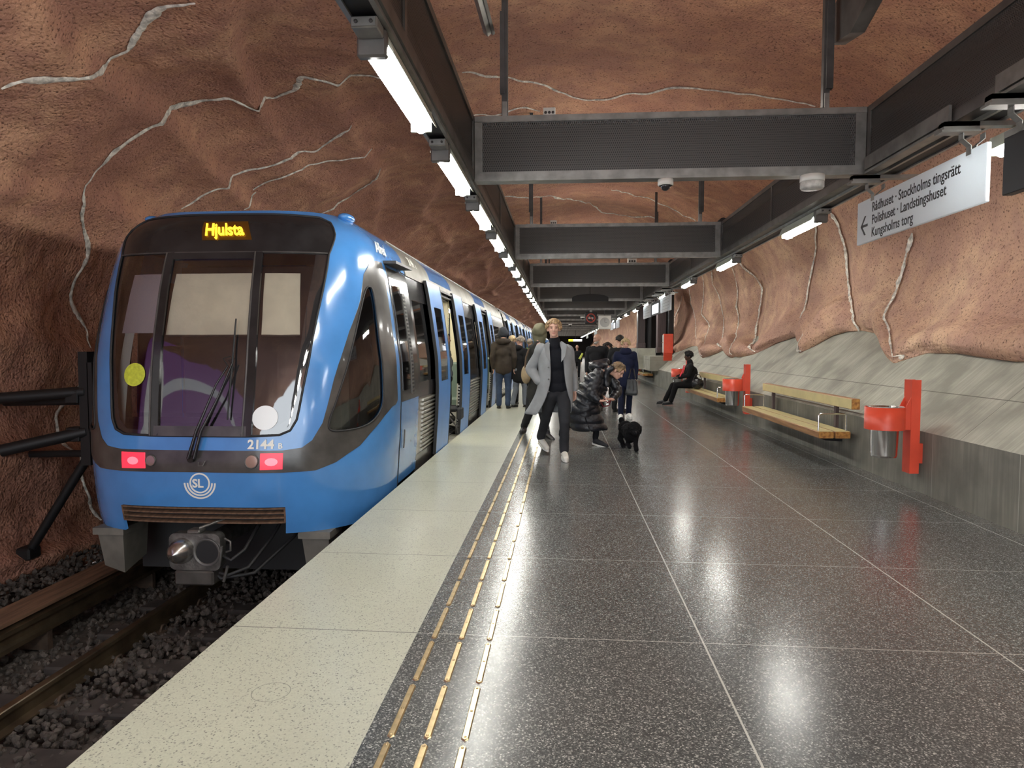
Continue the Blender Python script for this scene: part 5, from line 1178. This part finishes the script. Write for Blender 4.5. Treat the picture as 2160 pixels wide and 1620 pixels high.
P=ringed('x',[(J(1230,858,Y),.215),(J(1243,832,Y),.215),(J(1262,802,Y),.205),(J(1276,786,Y),.15)],pf,wb)+ringed('x',[(J(1229,856,Y),.215),(J(1234,872,Y),.22)],pf,wb,.12)
qc=blob('quilted_coat',P,pf,wb,.013,2,(.010,9))
rg=[]
for i,(py,cx,rx) in enumerate(((850,1231,.20),(856,1230,.235),(861,1230,.252),(867,1231,.258),(872,1231,.236),(874,1232,.240),(880,1234,.262),(886,1236,.268),(891,1238,.243),(893,1239,.248),(898,1241,.266),(903,1243,.266),(906,1244,.250))): rg.append((J(cx,py,Y+.03),rx,rx*.78,.02,.02))
child(coat_shell('coat_skirt',rg,0,0,pf,wb,40,.02),qc,wb).matrix_parent_inverse=Matrix()
for i in (0,1): child(blob('coat_sleeve',ringed('x',[(d3['sh'][i],.10),(d3['el'][i],.085),(d3['wr'][i].lerp(d3['el'][i],.12),.06)],pf,wb,.085),pf,None,.012,2),qc,wb)
child(blob('hood',[('e',J(1262,772,Y+.02),(.17,.15,.085),frame(V3((.9,0,.1)))),('c',J(1250,772,Y+.1),J(1278,764,Y+.1),.07,.06),('c',J(1276,790,Y-.12),J(1290,777,Y-.16),.05,.045),('c',J(1276,790,Y-.12),J(1280,812,Y-.14),.05,.04)],pf,None,.013,2,(.014,12)),qc,wb)
lead=thing('dog_lead','dark red dog lead gathered in the bending woman\'s hands','lead',tuple(J(1277,846,Y-.26))); mb=MB(); mb.tube([(-.07,0,-.02),(-.02,-.03,.02),(.03,-.02,-.02),(.08,.02,.01),(.05,.03,-.07),(-.03,.01,-.08),(-.06,0,-.02)],.009,8,cap=False); mb.build('strap_loop',mat('dark red webbing',(.16,.012,.02),.7),lead)
# --- black curly dog
Y=9.65
fur=mat('black curly fur',(.008,.008,.009),.9,spec=.15,bump=.8,bscale=70,bdist=.02)
def fuzz(P,rnd,n,amp=.016):
    R=random.Random(rnd); Q=list(P)
    for p in P:
        if p[0]=='e': c,r=p[1],p[2]; m=int(n*(r[0]*r[1])/.012)+4
        else: c=None; m=int(n*.5)
        for _ in range(m):
            a=R.uniform(0,6.28);z=R.uniform(-1,1);q=math.sqrt(1-z*z); u=V3((q*math.cos(a),q*math.sin(a),z))
            if c is not None: x=c+V3((u.x*r[0],u.y*r[1],u.z*r[2]))*.97
            else: t=R.random(); x=p[1].lerp(p[2],t)+u*(p[3]+(p[4]-p[3])*t)*.95
            s=R.uniform(.6,1.2)*amp; Q.append(('e',x,(s,s,s)))
    return Q
dog=thing('dog','small black curly haired dog walking beside the bending woman','dog',(J(1330,950,Y).x,Y,0))
P=[('e',J(1327,909,Y+.12),(.115,.20,.115)),('e',J(1332,914,Y-.02),(.12,.12,.125)),('e',J(1320,903,Y+.28),(.105,.12,.11)),('e',J(1337,902,Y-.16),(.092,.09,.088)),('e',J(1341,913,Y-.23),(.055,.05,.045)),('e',J(1327,907,Y-.13),(.028,.03,.06)),('e',J(1350,907,Y-.14),(.028,.03,.06)),('c',J(1314,897,Y+.36),J(1311,886,Y+.40),.035,.045),
   ('c',J(1341,922,Y-.08),J(1341,938,Y-.11),.042,.03),('c',J(1341,938,Y-.11),J(1342,949,Y-.12),.03,.032),('c',J(1326,920,Y-.02),J(1325,936,Y+.06),.042,.03),('c',J(1325,936,Y+.06),J(1328,943,Y+.0),.03,.03),
   ('c',J(1314,910,Y+.26),J(1308,926,Y+.26),.06,.038),('c',J(1308,926,Y+.26),J(1314,934,Y+.34),.036,.03),('c',J(1314,934,Y+.34),J(1315,944,Y+.24),.03,.033),('c',J(1324,910,Y+.3),J(1322,922,Y+.36),.05,.036),('c',J(1322,922,Y+.36),J(1326,930,Y+.44),.03,.028),('c',J(1326,930,Y+.44),J(1325,937,Y+.42),.028,.03)]
blob('body',fuzz(P,3,30),fur,dog,.011,1)
for dx in (-6,4): mb=MB(); mb.sphere(tuple(J(1339+dx,903,Y-.245)),.010,8,6); q=mb.build('eye',M['gloss']); q.parent=dog; q.matrix_parent_inverse=Matrix.Translation(-dog.location)
mb=MB(); mb.sphere(tuple(J(1342,912,Y-.285)),.015,8,6); q=mb.build('nose',M['gloss']); q.parent=dog; q.matrix_parent_inverse=Matrix.Translation(-dog.location)
# --- generic standing people
def stand(label,px,Y,top_py,foot_py,face,tc,lc,sc,hc,kind='front',**o):
    H=(J(px,top_py,Y)).z; base=fz(J(px,foot_py,Y).x); k=(H-base)/1.80; X=J(px,foot_py,Y).x
    w=o.pop('w',1.); yaw=o.pop('yaw',0.); step=o.pop('step',0.)
    c,s=math.cos(yaw),math.sin(yaw)
    def Q(x,y,z): return V3((X+(x*c-y*s)*k,Y+(x*s+y*c)*k,base+z*k))
    f=V3(face); d=dict(k=k,pelvis=Q(0,0,.95),neck=Q(0,0,1.50),head=Q(0,-.02,1.665),face=f,sh=[Q(-.185*w,0,1.43),Q(.185*w,0,1.43)],el=[Q(-.24*w,.05,1.15),Q(.24*w,.05,1.15)],wr=[Q(-.22*w,-.05,.90),Q(.22*w,-.05,.90)],
      hip=[Q(-.09,0,.90),Q(.09,0,.90)],kn=[Q(-.10,-.03-step*.4,.50),Q(.10,-.03+step*.4,.50)],an=[Q(-.10,.03-step,.09),Q(.10,.03+step,.09)],toe=[Q(-.12,-.15-step,.05),Q(.12,-.15+step,.05)],legs=lc,top=tc,shoe=sc,hair=hc,sole=BS,vox=.016,facep=True,fz0=base)
    for a,b in o.items(): d[a]=b(Q) if callable(b) and not isinstance(b,bpy.types.ID) else b
    return person(label,d),Q,k
bk=mat('dark shoe leather',(.02,.018,.017),.5); wsh=mat('white trainer',(.78,.78,.74),.5)
jeans=cloth('blue jeans',(.035,.055,.10)); gj=cloth('grey blue jeans',(.16,.18,.21)); brown=cloth('dark brown waxed jacket',(.045,.035,.027)); blk=cloth('black coat',(.012,.012,.014)); navy=cloth('navy jacket',(.010,.014,.040)); nvt=cloth('navy trousers',(.010,.014,.036))
dh=mat('dark hair',(.018,.013,.010),.7); bl=mat('blond hair',(.50,.37,.20),.7,var=.4,vscale=40); gy=mat('grey brown hair',(.26,.22,.18),.8,var=.4,vscale=30)
(p,b,f),Q,k=stand('man in a grey beanie and dark brown jacket seen from behind at the train',1062,15.9,692,864,(-.2,1,0),brown,jeans,bk,None,yaw=math.pi,hem=lambda q:q(0,0,.86),hemr=.17,bulk=1.12,facep=False,w=1.05)
blob('beanie',[('e',Q(0,.01,1.73),(.095*k,.105*k,.10*k)),('c',Q(-.02,0,1.685),Q(.02,0,1.685),.10*k,.10*k)],cloth('grey knit',(.05,.055,.065)),p,.012,2); blob('hood',[('e',Q(0,.09,1.50),(.15*k,.09*k,.075*k)),('c',Q(-.11,.02,1.50),Q(.11,.02,1.50),.06*k,.06*k)],brown,p,.014,2,(.012,12))
(p,b,f),Q,k=stand('grey haired person in a dark hooded coat and pale jeans boarding the train',1096,16.3,708,861,(-.9,.3,0),blk,gj,bk,gy,yaw=math.pi*.8,hem=lambda q:q(0,0,.72),hemr=.17,facep=False,hairp=(60,.06,-.06),step=.12)
blob('hood',[('e',Q(0,.09,1.50),(.14*k,.08*k,.07*k))],blk,p,.014,2)
stand('blond person half hidden between the two people at the train',1081,17.0,707,858,(.2,1,0),blk,blk,bk,bl,yaw=math.pi,facep=False,hairp=(60,.06,-.06))
(p,b,f),Q,k=stand('person in a yellow green vest further along beside the train',1117,20.5,714,832,(0,1,0),cloth('high visibility vest',(.35,.55,.10)),blk,bk,gy,yaw=math.pi,facep=False)
(p,b,f),Q,k=stand('blond youngster in a navy jacket and white shoes walking behind the dog',1318,14.0,713,885,(-.05,-1,-.15),navy,nvt,wsh,bl,step=.14,hem=lambda q:q(0,0,.80),hemr=.19,bulk=1.18,hairp=(140,.045,-.012,8,.014,.05,1.02),hvox=.009,sole=WS,collar=True,shk=1.15,brow=(.3,.2,.1))
mb_=blob('scarf',[('c',Q(-.05,-.05,1.50),Q(.05,-.05,1.50),.085*k,.085*k)],navy,p,.012,2)
gb=thing('carrier_bag','grey bag hanging at the side of the youngster in navy','bag',tuple(Q(.13,-.17,.72))); _o=gb.location; blob('bag_body',[('c',_o+V3((-.07,0,-.12)),_o+V3((.07,0,-.12)),.055,.06),('c',_o+V3((-.08,0,-.12)),_o+V3((-.06,0,.12)),.05,.035),('c',_o+V3((.08,0,-.12)),_o+V3((.06,0,.12)),.05,.035),('c',_o+V3((0,0,-.12)),_o+V3((0,0,.12)),.06,.04)],mat('grey nylon',(.05,.055,.06),.45,var=.3,vscale=6),gb,.012,3,(.012,14)); mb=MB(); mb.tube([(-.06,0,.17),(-.02,.04,.36),(.04,.04,.36),(.07,0,.17)],.012,8); mb.build('strap',M['rubber'],gb)
(p,b,f),Q,k=stand('bald bearded man in an open black coat looking to the side',1259,15.7,703,866,(-.85,-.5,0),blk,blk,bk,None,hem=lambda q:q(0,0,.55),hemr=.17,bulk=1.15,skin=SKm,w=1.08,yaw=-.35)
_c=Q(0,-.02,1.665); _f=V3((-.86,-.5,0)); _q=frame(_f)
blob('beard',[('e',_c+_f*.035*k-V3((0,0,.088*k)),(.054*k,.055*k,.035*k),_q),('e',_c+_f*.01*k-V3((0,0,.062*k)),(.066*k,.06*k,.03*k),_q)],mat('grey beard',(.36,.33,.30),.9),p,.010,1)
stand('dark haired woman in black behind the bearded man',1281,20.,722,836,(-.1,-1,0),blk,blk,bk,dh,hairp=(90,.12,-.10,6,.022,.03,1.05))
stand('dark haired person in black half hidden behind the blond youngster',1305,15.3,706,868,(-.4,.9,0),blk,blk,bk,dh,bulk=1.1,facep=False,yaw=2.6)
(p,b,f),Q,k=stand('distant bald man in black carrying a yellow green strap bag',1217,31.,727,798,(0,-1,0),blk,blk,bk,None,step=.1,skin=SKm)
mb=MB(); mb.tube([Q(.28,-.25,1.35),Q(.12,-.3,1.05)],[.04,.06],8); tag(mb.build('folded_umbrella',mat('yellow green cloth',(.45,.5,.08),.7)),'yellow green folded umbrella held by the distant bald man','umbrella')
# --- person seated on the second bench
Y=17.75
seat_k=dict(k=.96,pelvis=V3((3.28,17.3,.53)),neck=V3((3.20,17.3,1.05)),head=V3((3.15,17.3,1.215)),face=V3((-1,-.12,0)),sh=[V3((3.19,17.13,.98)),V3((3.19,17.47,.98))],el=[V3((3.12,17.08,.74)),V3((3.12,17.52,.74))],wr=[V3((2.90,17.16,.70)),V3((2.90,17.44,.70))],
  hip=[V3((3.22,17.22,.51)),V3((3.22,17.38,.51))],kn=[V3((2.84,17.20,.50)),V3((2.80,17.42,.49))],an=[V3((2.72,17.18,.10)),V3((2.62,17.44,.10))],toe=[V3((2.50,17.16,.05)),V3((2.40,17.44,.05))],
  legs=cloth('black flared trousers',(.006,.006,.007)),legw=1.05,shoe=mat('black shoe',(.008,.008,.009),.4),sole=BS,skin=SKd,top=cloth('black wool coat',(.008,.008,.009)),topname='coat',hair=mat('black hair',(.006,.006,.006),.8),hairp=(70,.02,.0,9,.02,.05,1.15),vox=.013,hem=V3((3.1,17.3,.52)),hemr=.15,collar=True,brow=(.01,.01,.01),hand=[(V3((-.9,.1,-.3)),V3((0,0,-1)),.5),(V3((-.9,-.1,-.3)),V3((0,0,-1)),.5)])
sp_,_,_=person('person in black sitting on the second bench facing the train',seat_k)
mb=MB(); mb.tube([(3.02,17.12,1.0),(2.98,17.1,.84),(2.92,17.12,.72)],[.035,.045,.03],8,flat=.4); tag(mb.build('scarf',mat('pink red scarf',(.75,.05,.09),.7)),'pink red scarf hanging from the neck of the seated person in black','scarf')
hb=thing('handbag','shiny black handbag on the bench beside the seated person','bag',(3.30,16.86,.415)); mb=MB(); mb.sphere((0,0,.14),.15,16,10,0,(1.0,.62,.92)); q=mb.build('bag_body',mat('black patent leather',(.012,.012,.014),.15,bump=.7,bscale=14,bdist=.03),hb); mb=MB(); mb.tube([(-.1,0,.24),(-.05,0,.36),(.05,0,.36),(.1,0,.24)],.01,8); mb.build('handle',M['gloss'],hb)
# --- pushchair coming out of the first open door
pc=thing('pushchair','black pushchair poking out of the first open train door','pushchair',(-1.72,11.15,.01))
def wheel(x,y,r):
    mb=MB(); mb.lathe((x,y,r),[(r-.022,-.018),(r,-.012),(r,.012),(r-.022,.018),(r-.022,-.018)],24,axis='x'); w=mb.build('wheel',M['rubber'],pc)
    for a in range(5): m2=MB(); q=a*1.2566; m2.tube([(x,y,r),(x,y+math.cos(q)*(r-.02),r+math.sin(q)*(r-.02))],.008,6); m2.build('spoke',M['steel'],w)
for y in (.0,.42): wheel(0,y-.05,.085)
for y in (.0,.42): wheel(-.62,y-.05,.11)
mb=MB(); 
for y in (-.02,.34): mb.tube([(.0,y,.12),(-.25,y,.42),(-.62,y,.95),(-.78,y,1.0)],.013,8); mb.tube([(-.62,y,.14),(-.3,y,.42)],.013,8)
mb.tube([(-.78,-.02,1.0),(-.78,.34,1.0)],.013,8); mb.tube([(.0,-.05,.12),(.0,.37,.12)],.012,8); mb.build('frame',M['steel_d'],pc)
mb=MB(); mb.bbox(-.42,.0,.0,.32,.36,.46,.04); mb.prism([(-.42,.40),(-.36,.40),(-.52,.88),(-.58,.88)],.32,'y',.0); mb.bbox(-.02,.06,.0,.32,.22,.44,.03); mb.build('seat',cloth('grey black canvas',(.035,.036,.04)),pc)
mb=MB(); mb.bbox(-.46,-.08,.02,.30,.16,.28,.04); mb.build('basket',M['rubber'],pc)
Y=11.35
(p,b,f),Q,k=stand('person in a grey jacket inside the first open door pushing the pushchair',938,11.55,700,905,(1,-.1,0),cloth('grey jacket',(.20,.21,.22)),blk,bk,dh,yaw=1.4,el=lambda q:[V3((-2.35,11.2,1.1)),V3((-2.35,11.55,1.1))],wr=lambda q:[V3((-2.46,11.2,.98)),V3((-2.46,11.45,.98))],fz0=.01)
